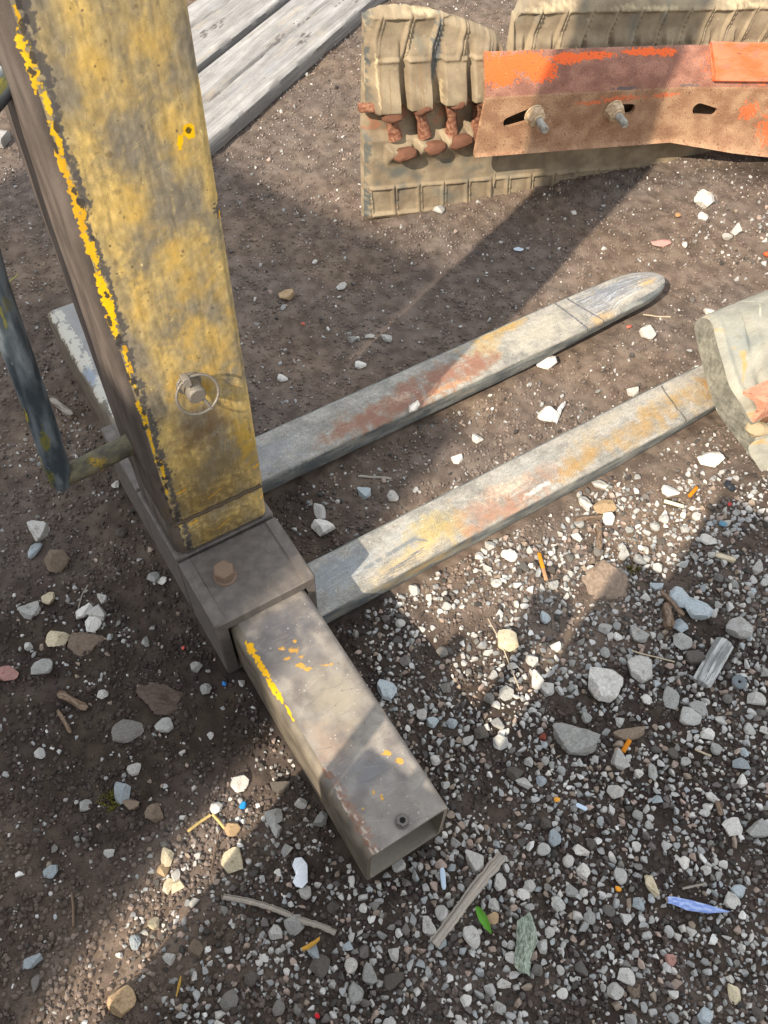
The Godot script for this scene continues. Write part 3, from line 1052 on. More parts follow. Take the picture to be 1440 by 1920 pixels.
	sc.speckle(rng, 60, 0, 0, 512, 512, 0.8, 2.2, c8(196, 188, 176), 0.6)
	sc.speckle(rng, 160, 0, 0, 512, 512, 0.8, 2.5, c8(78, 66, 56), 0.6)
	for i in 60:
		var x := rng.randf_range(0, 512)
		var y := rng.randf_range(0, 512)
		sc.line(x, y, x + rng.randf_range(-30, 30), y + rng.randf_range(-30, 30), 0.7, c8(160, 150, 138), 0.3)
	var sm := mat(Color.WHITE, 0.6, sc.texture(), 0.1, steel_bump, 0.02)
	part("mast_saddle", sleeve_mesh(-0.7785, -0.601), sm, t)
	for which in [1, 2]:
		var fm := mat(Color.WHITE, 0.6, fork_texture(which), 0.0, steel_bump, 0.05)
		var f := part("tine", fork_blade(-0.4394 if which == 1 else -0.7795, 0.0 if which == 1 else 0.004), fm, t)
		f.set_meta("label", "grey steel tine with orange rust near its tip, next to the open tube end" if which == 1 else "grey steel tine with a long patch of red oxide and a scraped rounded tip")
		part("sleeve", sleeve_mesh(-0.595, -0.4448) if which == 1 else sleeve_mesh(-0.959, -0.7805), sm, f)
		if which == 1:
			var b0 := fp(-0.113, -0.528, 0.1955)
			var lean := (Vector3.UP + N * 0.06 - U * 0.03).normalized()
			var rust := mat(c8(134, 112, 94), 0.65, null, 0.15, bump_map(2), 0.12, 8.0)
			part("clamp_bolt", joined([bar(circle(0.020, 20), b0, Vector3.UP, U, N, 0.004, 0.001), bar(circle(0.0125, 18), b0, lean, U, N, 0.02, 0.0), hexagon(b0 + lean * 0.014, lean, 0.032, 0.017)]), rust, f)


# ---------------------------------------------------------------- the yard scraper: a rubber track on edge with a red steel beam bolted to it

const SP := Vector3(-0.06, 0.0, -2.04)
const SD := Vector3(0.928, 0.0, -0.373)
const SN := Vector3(0.373, 0.0, 0.928)

func sp(s: float, v: float, off: float) -> Vector3:
	return SP + SD * s + Vector3(0, v - 0.125 * s, 0) + SN * off


func ramp(a: float, b: float, x: float) -> float:
	return smoothstep(a, b, x)


func track_top(s: float) -> float:
	if s < 0.364:
		var v := 0.562 - 0.10 * ramp(0.06, 0.5, s)
		v -= 0.045 * ramp(0.315, 0.360, s) + 0.004 * fine.get_noise_1d(s * 2.0)
		return v - 0.05 * pow(clampf(1.0 - (s + 0.02) / 0.05, 0, 1), 2.0) * 0.4
	return 0.566 - 0.03 * (1.0 - ramp(0.364, 0.385, s))


const TIPS := [[0.028, 0.322, 0.068, 0.222], [0.111, 0.338, 0.150, 0.235], [0.205, 0.346, 0.226, 0.248], [0.285, 0.350, 0.296, 0.262]]

func track_depth(s: float, v: float, top: float) -> float:
	var d := 0.0
	# lozenge pads along both edges
	var period := 0.0735
	for edge in 2:
		var lo := 0.452 if edge == 0 else 0.022
		var hi := 0.540 if edge == 0 else 0.100
		var sh := s + (v - lo) * (-0.25 if edge == 0 else 0.1) + (0.0 if s < 0.364 else 0.02)
		var f := fposmod(sh, period) / period
		var wear := clampf(0.75 + 0.8 * low.get_noise_2d(s * 6.0, v * 6.0 + edge * 7.0), 0.35, 1.0)
		var gap := minf(minf(f, 0.84 - f) * period, minf(v - lo, hi - v))
		if gap > -0.011:
			# a sunk panel inside a raised lip
			d += 0.0068 * wear * (ramp(-0.010, -0.0035, gap) - 1.35 * ramp(-0.001, 0.005, gap))
			if gap > 0.006 and f > 0.40 and f < 0.62:
				d += 0.0005 * wear * sin(f * 75.0)
	# rounded outer rims
	d -= 0.020 * pow(clampf((v - top + 0.022) / 0.022, 0, 1), 2.0)
	d -= 0.016 * pow(clampf((0.012 - v) / 0.012, 0, 1), 2.0)
	# ribs that swell towards the guide lugs
	for t in TIPS.size() + 9:
		var a: float
		var at: float
		var b: float
		var bt: float
		if t < TIPS.size():
			a = TIPS[t][0]
			at = TIPS[t][1]
			b = TIPS[t][2]
			bt = TIPS[t][3]
		else:
			a = 0.365 + (t - TIPS.size()) * 0.0815
			at = 0.352
			b = a + 0.01
			bt = 0.25
		if absf(s - a) < 0.06:
			var across := 1.0 - ramp(0.027, 0.037, absf(s - a))
			var along := ramp(0.475, at + 0.01, v) if v > at else 1.0 - ramp(0.0, 0.012, at - v)
			d += across * (0.012 * (1.0 - ramp(0.46, 0.50, v)) * ramp(at - 0.01, at + 0.002, v) + 0.030 * pow(along if v > at else along, 1.6))
		if absf(s - b) < 0.06:
			var across2 := 1.0 - ramp(0.026, 0.040, absf(s - b))
			var along2 := ramp(0.155, bt - 0.008, v) if v < bt else 1.0 - ramp(0.0, 0.012, v - bt)
			d += across2 * 0.030 * pow(along2, 1.6)
	# the trough between the two rows of lugs
	d -= 0.022 * ramp(0.238, 0.258, v) * (1.0 - ramp(0.318, 0.336, v))
	# torn rubber over the right length, and its shifted upper part
	if s > 0.364:
		d -= 0.016 * ramp(0.40, 0.46, v)
		var c := 0.452 - 0.02 + 0.010 * fine.get_noise_1d(s * 0.7) + 0.004 * fine.get_noise_1d(s * 4.0)
		if fposmod(s * 11.0, 1.0) < 0.55:
			d -= 0.02 * (1.0 - ramp(0.0015, 0.005, absf(v - c)))
	elif s > 0.345:
		d -= 0.03 * ramp(0.42, 0.44, v) * ramp(0.350, 0.364, s)
	# cracks in the left panel
	d += 0.0016 * low.get_noise_2d(s * 5.0, v * 5.0) + 0.0005 * fine.get_noise_2d(s * 1.5, v * 1.5)
	return d


func track_material() -> StandardMaterial3D:
	var cv := canvas(1024, 420)
	cv.fill(c8(132, 117, 96), c8(162, 146, 120), 1, 0.8, 0.8, 1.7, 0.10)
	# dry clay over rubber: dark rubbed bars and rims show through
	for i in 46:
		var x := rng.randf_range(0, 1024)
		var y := rng.randf_range(0, 90) if i % 3 else rng.randf_range(300, 400)
		cv.blob(x, y, rng.randf_range(6, 26), rng.randf_range(10, 40), rng.randf_range(-0.5, 0.5), c8(112, 112, 104), rng.randf_range(0.2, 0.6), 1.1, 1, 0.7)
	for i in 24:
		cv.blob(rng.randf_range(0, 260), rng.randf_range(20, 120), rng.randf_range(8, 24), rng.randf_range(6, 18), rng.randf_range(-0.6, 0.2), c8(104, 105, 98), 0.5, 1.1, 1, 0.7)
	for i in 40:
		cv.blob(-6.0 + rng.randf_range(0, 16), rng.randf_range(0, 420), rng.randf_range(5, 12), rng.randf_range(14, 40), 0.0, c8(92, 94, 90), 0.6, 0.6, 2, 0.7)
	for i in 24:
		cv.blob(rng.randf_range(0, 1024), rng.randf_range(380, 410), rng.randf_range(20, 60), rng.randf_range(4, 10), 0.0, c8(206, 190, 152), 0.6, 0.8, 2, 0.7)
	for i in 60:
		var x := rng.randf_range(0, 1024)
		cv.line(x, rng.randf_range(240, 330), x + rng.randf_range(-4, 4), rng.randf_range(200, 330), 1.6, [c8(140, 116, 86), c8(212, 192, 150)][i % 2], 0.4, 3.0)
	cv.blob(126, 330, 10, 60, -0.1, c8(92, 98, 100), 0.75, 0.4, 2, 0.6)
	for i in 26:
		cv.blob(rng.randf_range(0, 250), rng.randf_range(160, 236), rng.randf_range(5, 18), rng.randf_range(5, 14), 0.0, c8(176, 116, 88), 0.5, 0.8, 2, 0.7)
	cv.speckle(rng, 300, 0, 0, 1024, 420, 0.8, 2.4, c8(110, 96, 78), 0.5)
	cv.speckle(rng, 200, 0, 0, 1024, 420, 0.8, 2.4, c8(222, 208, 176), 0.5)
	var m := mat(Color.WHITE, 0.9, cv.texture(), 0.0, bump_map(2), 0.03)
	m.metallic_specular = 0.2
	return m


func beam_texture() -> ImageTexture:
	var cv := canvas(1024, 288)
	# x: length; y: 0 at the lower edge of the web, top flange above 180
	cv.fill(c8(150, 113, 86), c8(178, 142, 110), 1, 0.7, 0.9, 2.0, 0.2)
	cv.fill(c8(140, 98, 82), c8(168, 122, 102), 1, 0.7, 0.9, 2.0, 0.3, 0, -1, 186, 288)
	cv.blob(420, 12, 300, 14, 0.0, c8(196, 118, 96), 0.45, 1.0, 1, 0.7)
	cv.blob(250, 26, 200, 20, 0.0, c8(214, 142, 104), 0.5, 0.9, 1, 0.7)
	for p in [[40, 250, 60, 34], [110, 262, 60, 24], [150, 244, 40, 30], [60, 232, 40, 22], [210, 268, 40, 14], [270, 272, 60, 10], [400, 276, 60, 9], [455, 274, 30, 10]]:
		cv.blob(p[0], p[1], p[2], p[3], 0.0, c8(246, 110, 56), 0.97, 0.12, 2, 0.55)
	for p in [[350, 166, 60, 7], [460, 168, 40, 6], [280, 160, 40, 5]]:
		cv.blob(p[0], p[1], p[2], p[3], 0.0, c8(222, 112, 70), 0.75, 0.5, 2, 0.8)
	for p in [[760, 250, 190, 60], [900, 250, 160, 60], [640, 262, 60, 40], [700, 130, 26, 22], [800, 90, 60, 46], [860, 70, 70, 40], [900, 110, 60, 40], [900, 12, 50, 8], [980, 40, 40, 16]]:
		cv.blob(p[0], p[1], p[2], p[3], -0.3 if p[1] < 140 else 0.0, c8(232, 112, 66), 0.85, 0.3, 2, 0.6)
	cv.blob(360, 190, 40, 6, 0.0, c8(98, 92, 92), 0.85, 0.4, 2, 0.5)
	cv.blob(520, 190, 30, 5, 0.0, c8(110, 100, 100), 0.8, 0.4, 2, 0.5)
	cv.mottle(3, 1.0, 1.0, 0.3)
	cv.speckle(rng, 1900, 0, 0, 1024, 288, 0.8, 2.4, c8(108, 76, 60), 0.75)
	cv.speckle(rng, 500, 0, 0, 1024, 288, 0.8, 2.0, c8(224, 190, 156), 0.5)
	return cv.texture()


const SLOTS := [[0.340, 0.311, 0.405, 0.330, 0.0165], [0.650, 0.329, 0.708, 0.327, 0.0140], [0.930, 0.318, 0.982, 0.310, 0.0150]]

func slot_gap(s: float, v: float) -> float:
	var best := 9.0
	for q in SLOTS:
		var a := Vector2(q[0], q[1])
		var b := Vector2(q[2], q[3])
		var p := Vector2(s, v)
		var t := clampf((p - a).dot(b - a) / (b - a).length_squared(), 0, 1)
		var r: float = q[4] * (1.0 if q[0] < 0.9 else lerpf(1.15, 0.8, t)) * (1.0 if q[0] > 0.5 else lerpf(0.8, 1.1, t))
		best = minf(best, p.distance_to(a.lerp(b, t)) - r)
	return best


func beam_off(s: float) -> float:
	return 0.070 + maxf(0.0, s - 0.87) * 0.10


func build_scraper() -> void:
	var t := thing("yard_scraper", "clay-caked rubber track standing on edge with a rusty orange steel beam bolted along it", "yard scraper")
	var rows := []
	var uvs := []
	var ns := 520
	for i in ns + 1:
		var s := -0.022 + 1.49 * i / ns
		var top := track_top(s)
		var row := PackedVector3Array()
		var uv := PackedVector2Array()
		for k in 180:
			var v := top * k / 179.0
			var edge := 0.0
			if s < 0.0:
				edge = -0.014 * pow((0.0 - s) / 0.022, 2.0)
			row.append(sp(s + 0.02 * (0.5 - v) * 0.0, v, track_depth(s, v, top) + edge))
			uv.append(Vector2((s + 0.03) / 1.5, v / 0.6))
		for b in [[top - 0.004, -0.030], [top * 0.6, -0.042], [top * 0.3, -0.042], [0.004, -0.034]]:
			row.append(sp(s, b[0], b[1]))
			uv.append(Vector2((s + 0.03) / 1.5, b[0] / 0.6))
		uv.append(Vector2((s + 0.03) / 1.5, 0.0))
		rows.append(row)
		uvs.append(uv)
	var tm := track_material()
	var track := part("rubber_track", skin(rows, uvs, true, Vector3.ZERO, 0.5), tm, t)
	# bare steel at the guide lugs
	var rust := mat(c8(172, 134, 112), 0.9, null, 0.0, bump_map(2), 0.25, 7.0)
	rust.albedo_texture = speckled(c8(168, 140, 130), c8(255, 240, 228))
	for p in TIPS:
		for e in 2:
			var s: float = p[0] if e == 0 else p[2]
			var v: float = p[1] if e == 0 else p[3]
			var m := rock(int(900 + s * 1000 + e), 2, 5, 0.08, 0.65, 0.92)
			var o := part("lug_cap", m, rust, track)
			if e == 0:
				o.transform = Transform3D(Basis(SD * 0.030, (Vector3.UP * 0.9 + SN * 0.35).normalized() * 0.0155, (SN - Vector3.UP * 0.5).normalized() * 0.016), sp(s + 0.010, v + 0.002, 0.030))
			else:
				o.transform = Transform3D(Basis(SD * 0.034, (Vector3.UP * 0.9 - SN * 0.35).normalized() * 0.019, (SN + Vector3.UP * 0.4).normalized() * 0.017), sp(s + 0.008, v - 0.008, 0.026))
		part("lug_stem", pipe([sp(p[0] + 0.004, 0.33, 0.0), sp((p[0] + p[2]) / 2, 0.292, -0.006), sp(p[2] - 0.010, 0.245, 0.004)], [0.019, 0.014, 0.019], 12, 0.7, SN), rust, track)
	part("core_end", bar(rrect(0.022, 0.018, 0.007, 3), sp(-0.040, 0.330, -0.005), (SD * 0.9 + SN * 0.3).normalized(), Vector3.UP, SN, 0.06, 0.003), rust, track)
	# the beam: web with slotted holes
	var bm := mat(Color.WHITE, 0.75, beam_texture(), 0.0, bump_map(2), 0.02)
	var gx := 300
	var gy := 44
	var grows := []
	var brows := []
	var guv := []
	var sg := PackedFloat32Array()
	for i in gx + 1:
		var s := 0.268 + 1.19 * i / gx
		var vl := 0.222 - 0.115 * maxf(0.0, s - 0.87)
		var row := PackedVector3Array()
		var back := PackedVector3Array()
		var uv := PackedVector2Array()
		for k in gy + 1:
			var v := lerpf(vl, 0.376, float(k) / gy)
			var ss := s + (0.376 - v) * -0.09 * maxf(0.0, 1.0 - (s - 0.268) / 0.2)
			var g := slot_gap(ss, v)
			if absf(g) < 0.0062:
				# pull the cell corners onto the hole's rim
				var gr := Vector2(slot_gap(ss + 0.001, v) - slot_gap(ss - 0.001, v), slot_gap(ss, v + 0.001) - slot_gap(ss, v - 0.001)).normalized()
				if absf(g) < 0.0028:
					ss -= gr.x * g
					v -= gr.y * g
					g = 0.0
			sg.append(g)
			var off := beam_off(ss)
			off += 0.006 * pow(clampf((0.012 - (v - vl)) / 0.012, 0, 1), 2.0) + 0.022 * clampf((ss - 0.87) / 0.2, 0, 1) * pow(clampf(1.0 - (v - vl) / 0.07, 0, 1), 1.5)
			off += 0.0008 * low.get_noise_2d(ss * 8.0, v * 8.0)
			row.append(sp(ss, v, off))
			back.append(sp(ss, v, off - 0.009))
			uv.append(Vector2((ss - 0.24) / 1.25, (4.0 + (v - 0.15) / 0.226 * 176.0) / 288.0))
		grows.append(row)
		brows.append(back)
		guv.append(uv)
	var mask := PackedByteArray()
	for i in gx:
		for k in gy:
			var a := i * (gy + 1) + k
			var m := (sg[a] + sg[a + 1] + sg[a + gy + 1] + sg[a + gy + 2]) / 4.0
			mask.append(0 if m < 0.0 else 1)
	var edge_rows := []
	var edge_uv := []
	for i in gx + 1:
		edge_rows.append(PackedVector3Array([grows[i][0], brows[i][0]]))
		edge_uv.append(PackedVector2Array([guv[i][0], guv[i][0]]))
	var end_rows := []
	var end_uv := []
	for k in gy + 1:
		end_rows.append(PackedVector3Array([grows[0][k], brows[0][k]]))
		end_uv.append(PackedVector2Array([guv[0][k], guv[0][k]]))
	var walls := [skin(grows, guv, false, SN, 0.8, false, mask), skin(brows, guv, false, -SN, 0.8, false, mask), skin(edge_rows, edge_uv, false, Vector3.DOWN, 0.8, false), skin(end_rows, end_uv, false, -SD, 0.8, false)]
	for q in SLOTS:
		var wr := []
		var wu := []
		for i in 37:
			var a := TAU * i / 36.0
			var mid_s: float = (q[0] + q[2]) / 2
			var mid_v: float = (q[1] + q[3]) / 2
			var hit := 0.0
			for st in 60:
				hit = st * 0.001
				if slot_gap(mid_s + cos(a) * hit, mid_v + sin(a) * hit) > 0.0:
					break
			var s := mid_s + cos(a) * hit
			var v := mid_v + sin(a) * hit
			wr.append(PackedVector3Array([sp(s, v, beam_off(s)), sp(s, v, beam_off(s) - 0.009)]))
			wu.append(PackedVector2Array([Vector2(0.3, 0.3), Vector2(0.31, 0.3)]))
		walls.append(skin(wr, wu, false, Vector3.UP, 0.5, false))
	var beam := part("steel_beam", joined(walls), bm, t)
	# top flange leaning back from the web
	rows = []
	uvs = []
	for i in 61:
		var s := 0.268 + 1.19 * i / 60.0
		var o := beam_off(s)
		var wob := 0.001 * low.get_noise_1d(s * 30.0)
		var row := PackedVector3Array()
		var uv := PackedVector2Array()
		for p in [[0.374, 0.0, 176], [0.384, -0.0015, 190], [0.470 + wob, -0.034, 284], [0.474 + wob, -0.040, 287], [0.470, -0.044, 287], [0.380, -0.012, 200], [0.372, -0.009, 190]]:
			row.append(sp(s, p[0], o + p[1]))
			uv.append(Vector2((s - 0.24) / 1.25, p[2] / 288.0))
		uv.append(uv[0])
		rows.append(row)
		uvs.append(uv)
	part("top_flange", skin(rows, uvs, true, Vector3.ZERO, 0.8), bm, beam)
	# the plate welded over the flange at the right
	rows = []
	uvs = []
	for i in 25:
		var s := 0.925 + 0.53 * i / 24.0
		var o := beam_off(s)
		var row := PackedVector3Array()
		var uv := PackedVector2Array()
		for p in [[0.398, 0.004], [0.402, 0.007], [0.486, -0.024], [0.488, -0.030], [0.480, -0.034], [0.398, -0.003]]:
			row.append(sp(s + (0.03 if i == 0 and p[0] < 0.45 else 0.0), p[0], o + p[1]))
			uv.append(Vector2((s - 0.24) / 1.25, (p[0] - 0.376) * 2.6 / 0.288 * 0.3 + 0.68))
		uv.append(uv[0])
		rows.append(row)
		uvs.append(uv)
	var gm := mat(c8(255, 255, 255), 0.65, painted(c8(236, 110, 68), c8(222, 130, 96), c8(176, 120, 96)), 0.0, bump_map(2), 0.08)
	gm.uv1_scale = Vector3(2, 2, 1)
	part("cover_plate", skin(rows, uvs, true, Vector3.ZERO, 0.8), gm, beam)
	var nm := mat(c8(216, 198, 170), 0.75, speckled(c8(206, 190, 172), c8(255, 250, 240)), 0.0, null, 0.0, 6.0)
	var stud_m := mat(c8(190, 186, 176), 0.6, speckled(c8(190, 186, 180), c8(255, 254, 250)), 0.2, null, 0.0, 8.0)
	for b in [[0.412, 0.330], [0.652, 0.3305]]:
		var a := sp(b[0], b[1], 0.070)
		var d := (SN + Vector3(0, -0.10, 0) + SD * 0.02).normalized()
		var ax := d.cross(Vector3.UP).normalized()
		var ay := ax.cross(d).normalized()
		var bolt := part("beam_bolt", joined([bar(circle(0.027, 24), a, d, ax, ay, 0.004, 0.001), hexagon(a + d * 0.004, d, 0.043, 0.021), bar(circle(0.0145, 20), a + d * 0.023, d, ax, ay, 0.007, 0.0015)]), nm, beam)
		bolt.set_meta("label", "clay-covered nut and stud on the beam")
		# thread: a fine screw profile
		var path := []
		var rad := []
		for i in 34:
			path.append(a + d * (0.030 + 0.0012 * i))
			rad.append(0.0098 + (0.0006 if i % 2 else -0.0004) - (0.002 if i > 31 else 0.0))
		part("stud", pipe(path, rad, 14), stud_m, bolt)


func speckled(a: Color, b: Color) -> ImageTexture:
	var key := "sp" + a.to_html() + b.to_html()
	if not cache.has(key):
		var cv := canvas(256, 256)
		cv.fill(a, b, 1, 2.0, 2.0, 2.2, 0.3)
		cv.speckle(rng, 70, 0, 0, 256, 256, 1.0, 4.0, a.darkened(0.35), 0.6)
		cv.speckle(rng, 70, 0, 0, 256, 256, 1.0, 3.0, b, 0.7)
		cache[key] = cv.texture()
	return cache[key]


func painted(a: Color, b: Color, worn: Color) -> ImageTexture:
	var cv := canvas(256, 256)
	cv.fill(a, b, 1, 1.0, 1.0, 2.0, 0.08)
	for i in 26:
		cv.blob(rng.randf_range(0, 256), rng.randf_range(0, 256), rng.randf_range(3, 16), rng.randf_range(3, 10), rng.randf() * 3, worn, 0.8, 0.3, 2, 0.8)
	cv.speckle(rng, 90, 0, 0, 256, 256, 0.8, 2.4, worn.darkened(0.4), 0.7)
	return cv.texture()


func build_scraper_wing() -> void:
	var t := thing("scraper_wing", "end of a second clay-covered rubber track lying over the orange-rusted tine", "yard scraper")
	var axis := Vector3(0.866, 0, -0.50)
	var pts := [
		Vector3(0.699, 0.185, -1.493), Vector3(0.712, 0.200, -1.463), Vector3(0.714, 0.198, -1.386), Vector3(0.718, 0.192, -1.325), Vector3(0.730, 0.170, -1.277), Vector3(0.752, 0.140, -1.255), Vector3(0.778, 0.108, -1.247),
		Vector3(0.807, 0.085, -1.257), Vector3(0.814, 0.070, -1.243), Vector3(0.797, 0.055, -1.224), Vector3(0.823, 0.025, -1.205), Vector3(0.864, -0.020, -1.194),
		Vector3(0.881, -0.030, -1.232), Vector3(0.818, 0.015, -1.299), Vector3(0.776, 0.040, -1.301), Vector3(0.742, 0.070, -1.314), Vector3(0.729, 0.085, -1.372), Vector3(0.712, 0.115, -1.425), Vector3(0.696, 0.150, -1.474), Vector3(0.691, 0.168, -1.489)]
	# finer profile
	var prof: Array[Vector3] = []
	for k in pts.size():
		var p0: Vector3 = pts[(k - 1 + pts.size()) % pts.size()]
		var p1: Vector3 = pts[k]
		var p2: Vector3 = pts[(k + 1) % pts.size()]
		var p3: Vector3 = pts[(k + 2) % pts.size()]
		for i in 6:
			prof.append(p1.cubic_interpolate(p2, p0, p3, i / 6.0))
	var rows := []
	var uvs := []
	var n := 110
	var K := prof.size()
	for i in n + 1:
		var s := 0.8 * i / n
		var row := PackedVector3Array()
		var uv := PackedVector2Array()
		for k in K:
			var p := prof[k]
			var out := 0.0
			# pads and ribs over the upper face
			var kk := k / 6.0
			if kk > 0.9 and kk < 6.5:
				var f := fposmod(s + kk * 0.004, 0.085) / 0.085
				var pad := ramp(0.05, 0.12, f) * (1.0 - ramp(0.84, 0.92, f)) * ramp(1.0, 1.3, kk) * (1.0 - ramp(2.6, 2.9, kk))
				out += 0.011 * pad * ramp(0.02, 0.05, s)
				out += 0.018 * (1.0 - ramp(0.30, 0.48, absf(f - 0.5))) * ramp(3.2, 5.0, kk)
			out += 0.003 * low.get_noise_3dv(p * 6.0 + axis * s * 6.0) + 0.0015 * fine.get_noise_3dv(p + axis * s)
			out += 0.007 * ramp(0.0, 0.005, s) * (1.0 - ramp(0.010, 0.022, s)) * ramp(0.5, 1.5, kk) * (1.0 - ramp(7.0, 8.0, kk))
			var end := 0.010 * pow(clampf(1.0 - s / 0.018, 0, 1), 2.0)
			row.append(p + axis * s + Vector3(0.25, 0.9, 0.3) * (out - end))
			uv.append(Vector2(0.05 + s * 0.6 + 0.02 * sin(kk * 1.7), 0.95 - absf(kk - 1.0) / 16.0))
		uv.append(uv[0])
		rows.append(row)
		uvs.append(uv)
	var cv := canvas(768, 420)
	cv.fill(c8(144, 141, 128), c8(168, 164, 148), 1, 0.9, 0.9, 2.0, 0.12)
	for i in 60:
		cv.blob(rng.randf_range(0, 768), rng.randf_range(0, 420), rng.randf_range(6, 26), rng.randf_range(6, 34), rng.randf_range(-0.8, 0.8), [c8(128, 134, 130), c8(108, 112, 108), c8(150, 148, 132)][i % 3], 0.45, 0.9, 1, 0.7)
	for i in 14:
		cv.blob(rng.randf_range(0, 60), rng.randf_range(150, 420), rng.randf_range(3, 8), rng.randf_range(10, 30), 0.3, c8(196, 150, 84), 0.6, 0.6, 2, 0.7)
	cv.speckle(rng, 200, 0, 0, 768, 420, 0.8, 2.6, c8(128, 118, 96), 0.5)
	for i in 50:
		var x := rng.randf_range(0, 768)
		var y := rng.randf_range(0, 420)
		cv.line(x, y, x + rng.randf_range(-24, 24), y + rng.randf_range(-20, 20), 0.8, c8(226, 218, 188), 0.45)
	var wm := mat(Color.WHITE, 0.9, cv.texture(), 0.0, bump_map(2), 0.15)
	wm.metallic_specular = 0.2
	var tr := part("rubber_track", skin(rows, uvs, true, Vector3.ZERO, 0.5), wm, t)
	var pa := Vector3(0.719, 0.225, -1.228)
	var pb := Vector3(0.762, 0.215, -1.206)
	var bm := mat(Color.WHITE, 0.8, painted(c8(204, 150, 122), c8(188, 128, 102), c8(150, 100, 80)), 0.0, bump_map(2), 0.15)
	bm.uv1_scale = Vector3(3, 3, 1)
	rows = []
	uvs = []
	for i in 13:
		var s := 0.75 * i / 12.0
		var row := PackedVector3Array()
		var uv := PackedVector2Array()
		for p in [pa, pa.lerp(pb, 0.7) + Vector3(0, 0.003, 0), pb, pb + Vector3(0.004, -0.016, 0.004), pb + Vector3(0, -0.06, 0), pb + Vector3(-0.006, -0.058, -0.004), pb + Vector3(-0.007, -0.018, -0.005), pa.lerp(pb, 0.6) + Vector3(0, -0.010, 0), pa + Vector3(0.002, -0.009, 0.001)]:
			row.append(p + axis * (s + 0.004 * fine.get_noise_3dv(p * 2.0)))
			uv.append(Vector2(s, (p - pa).length() * 2.0))
		uv.append(uv[0])
		rows.append(row)
		uvs.append(uv)
	part("steel_beam", skin(rows, uvs, true, Vector3.ZERO, 0.8), bm, t)
	var rust := mat(c8(150, 110, 84), 0.9, null, 0.0, bump_map(2), 0.4, 7.0)
	for i in 2:
		var o := part("lug_cap", rock(820 + i, 2, 5, 0.14, 0.7, 0.95), wm if i == 0 else rust, tr)
		o.transform = Transform3D(Basis.from_euler(Vector3(0.4, 0.6 + i, 0.2)).scaled(Vector3(0.026, 0.018, 0.022)), [Vector3(0.804, 0.085, -1.253), Vector3(0.814, 0.120, -1.265)][i])


# ---------------------------------------------------------------- weathered boards

func board_texture(sd: int) -> ImageTexture:
	var r := RandomNumberGenerator.new()
	r.seed = sd
	var cv := canvas(1024, 384)
	cv.fill(c8(134, 131, 127), c8(164, 161, 156), 1, 0.10, 0.9, 1.5, 0.12)
	cv.mottle(1, 0.7, 0.9, 0.16)
	cv.mottle(2, 0.15, 1.0, 0.14)
	for i in 420:
		var x := r.randf_range(0, 1024)
		var y := r.randf_range(0, 384)
		cv.line(x, y, x + r.randf_range(40, 220), y + r.randf_range(-3, 3), 0.8, [c8(112, 106, 98), c8(196, 193, 186), c8(126, 118, 108)][i % 3], 0.26, 1.5)
	for i in 26:
		cv.blob(r.randf_range(0, 1024), r.randf_range(0, 300), r.randf_range(20, 90), r.randf_range(6, 22), 0.0, [c8(126, 116, 104), c8(176, 162, 142), c8(150, 150, 152)][i % 3], 0.45, 0.9, 1, 0.7)
	# muddy prints
	for i in 9:
		var x := r.randf_range(250, 800)
		var y := r.randf_range(40, 200)
		for j in 7:
			cv.blob(x + r.randf_range(-26, 26), y + r.randf_range(-14, 14), r.randf_range(3, 13), r.randf_range(2, 7), 0.2, c8(96, 92, 88), 0.7, 0.4, 2, 0.6)
	# knot with rings near the end
	for k in 7:
		for a in 40:
			var an := TAU * a / 40.0
			cv.blob(120 + cos(an) * (8 + k * 11) * 1.6, 60 + sin(an) * (4 + k * 5), 2.4, 1.0, 0.0, c8(132, 126, 118), 0.5, 0.6, 2, 0.3)
	cv.speckle(r, 260, 0, 0, 1024, 384, 0.9, 2.6, c8(92, 86, 80), 0.6)
	return cv.texture()


func board(label: String, corner: Vector3, length: float, width: float, thick: float, crack: float, sd: int, az := 25.8) -> void:
	# corner: the near right-hand end at the board's top
	var a := deg_to_rad(az)
	var d := Vector3(sin(a), 0, -cos(a))
	var left := Vector3(-cos(a), 0, -sin(a))
	var rows := []
	var uvs := []
	var n := 60
	for i in n + 1:
		var s := length * i / n
		var row := PackedVector3Array()
		var uv := PackedVector2Array()
		for k in 41:
			var w := width * k / 40.0
			var y := 0.0008 * fine.get_noise_2d(s * 0.25 + sd, w * 1.4)
			var cx := crack + 0.008 * low.get_noise_1d(s * 4.0 + sd)
			y -= 0.010 * (1.0 - ramp(0.001, 0.006, absf(w - cx)))
			y -= 0.006 * pow(clampf(1.0 - w / 0.008, 0, 1), 2.0) + 0.006 * pow(clampf(1.0 - (width - w) / 0.008, 0, 1), 2.0)
			var e := 0.0
			if k == 0:
				e = 0.003 * low.get_noise_1d(s * 9.0 + sd * 3.0)
			row.append(corner + d * s + left * (w + e) + Vector3(0, y, 0))
			uv.append(Vector2(s / 1.7, w / 0.36))
		for b in [[width + 0.001, -thick * 0.5], [width - 0.003, -thick], [0.004, -thick], [-0.002, -thick * 0.5]]:
			row.append(corner + d * s + left * (b[0] + 0.003 * low.get_noise_2d(s * 7.0, b[1] * 80.0)) + Vector3(0, b[1], 0))
			uv.append(Vector2(s / 1.7, (0.30 - b[1]) / 0.36))
		uv.append(uv[0])
		rows.append(row)
		uvs.append(uv)
	var m := mat(Color.WHITE, 0.9, board_texture(sd), 0.0, bump_map(2), 0.08)
	m.metallic_specular = 0.2
	var o := part("scaffold_board", skin(rows, uvs, true, Vector3.ZERO, 0.75), m)
	tag(o, label, "board", "weathered boards laid side by side")


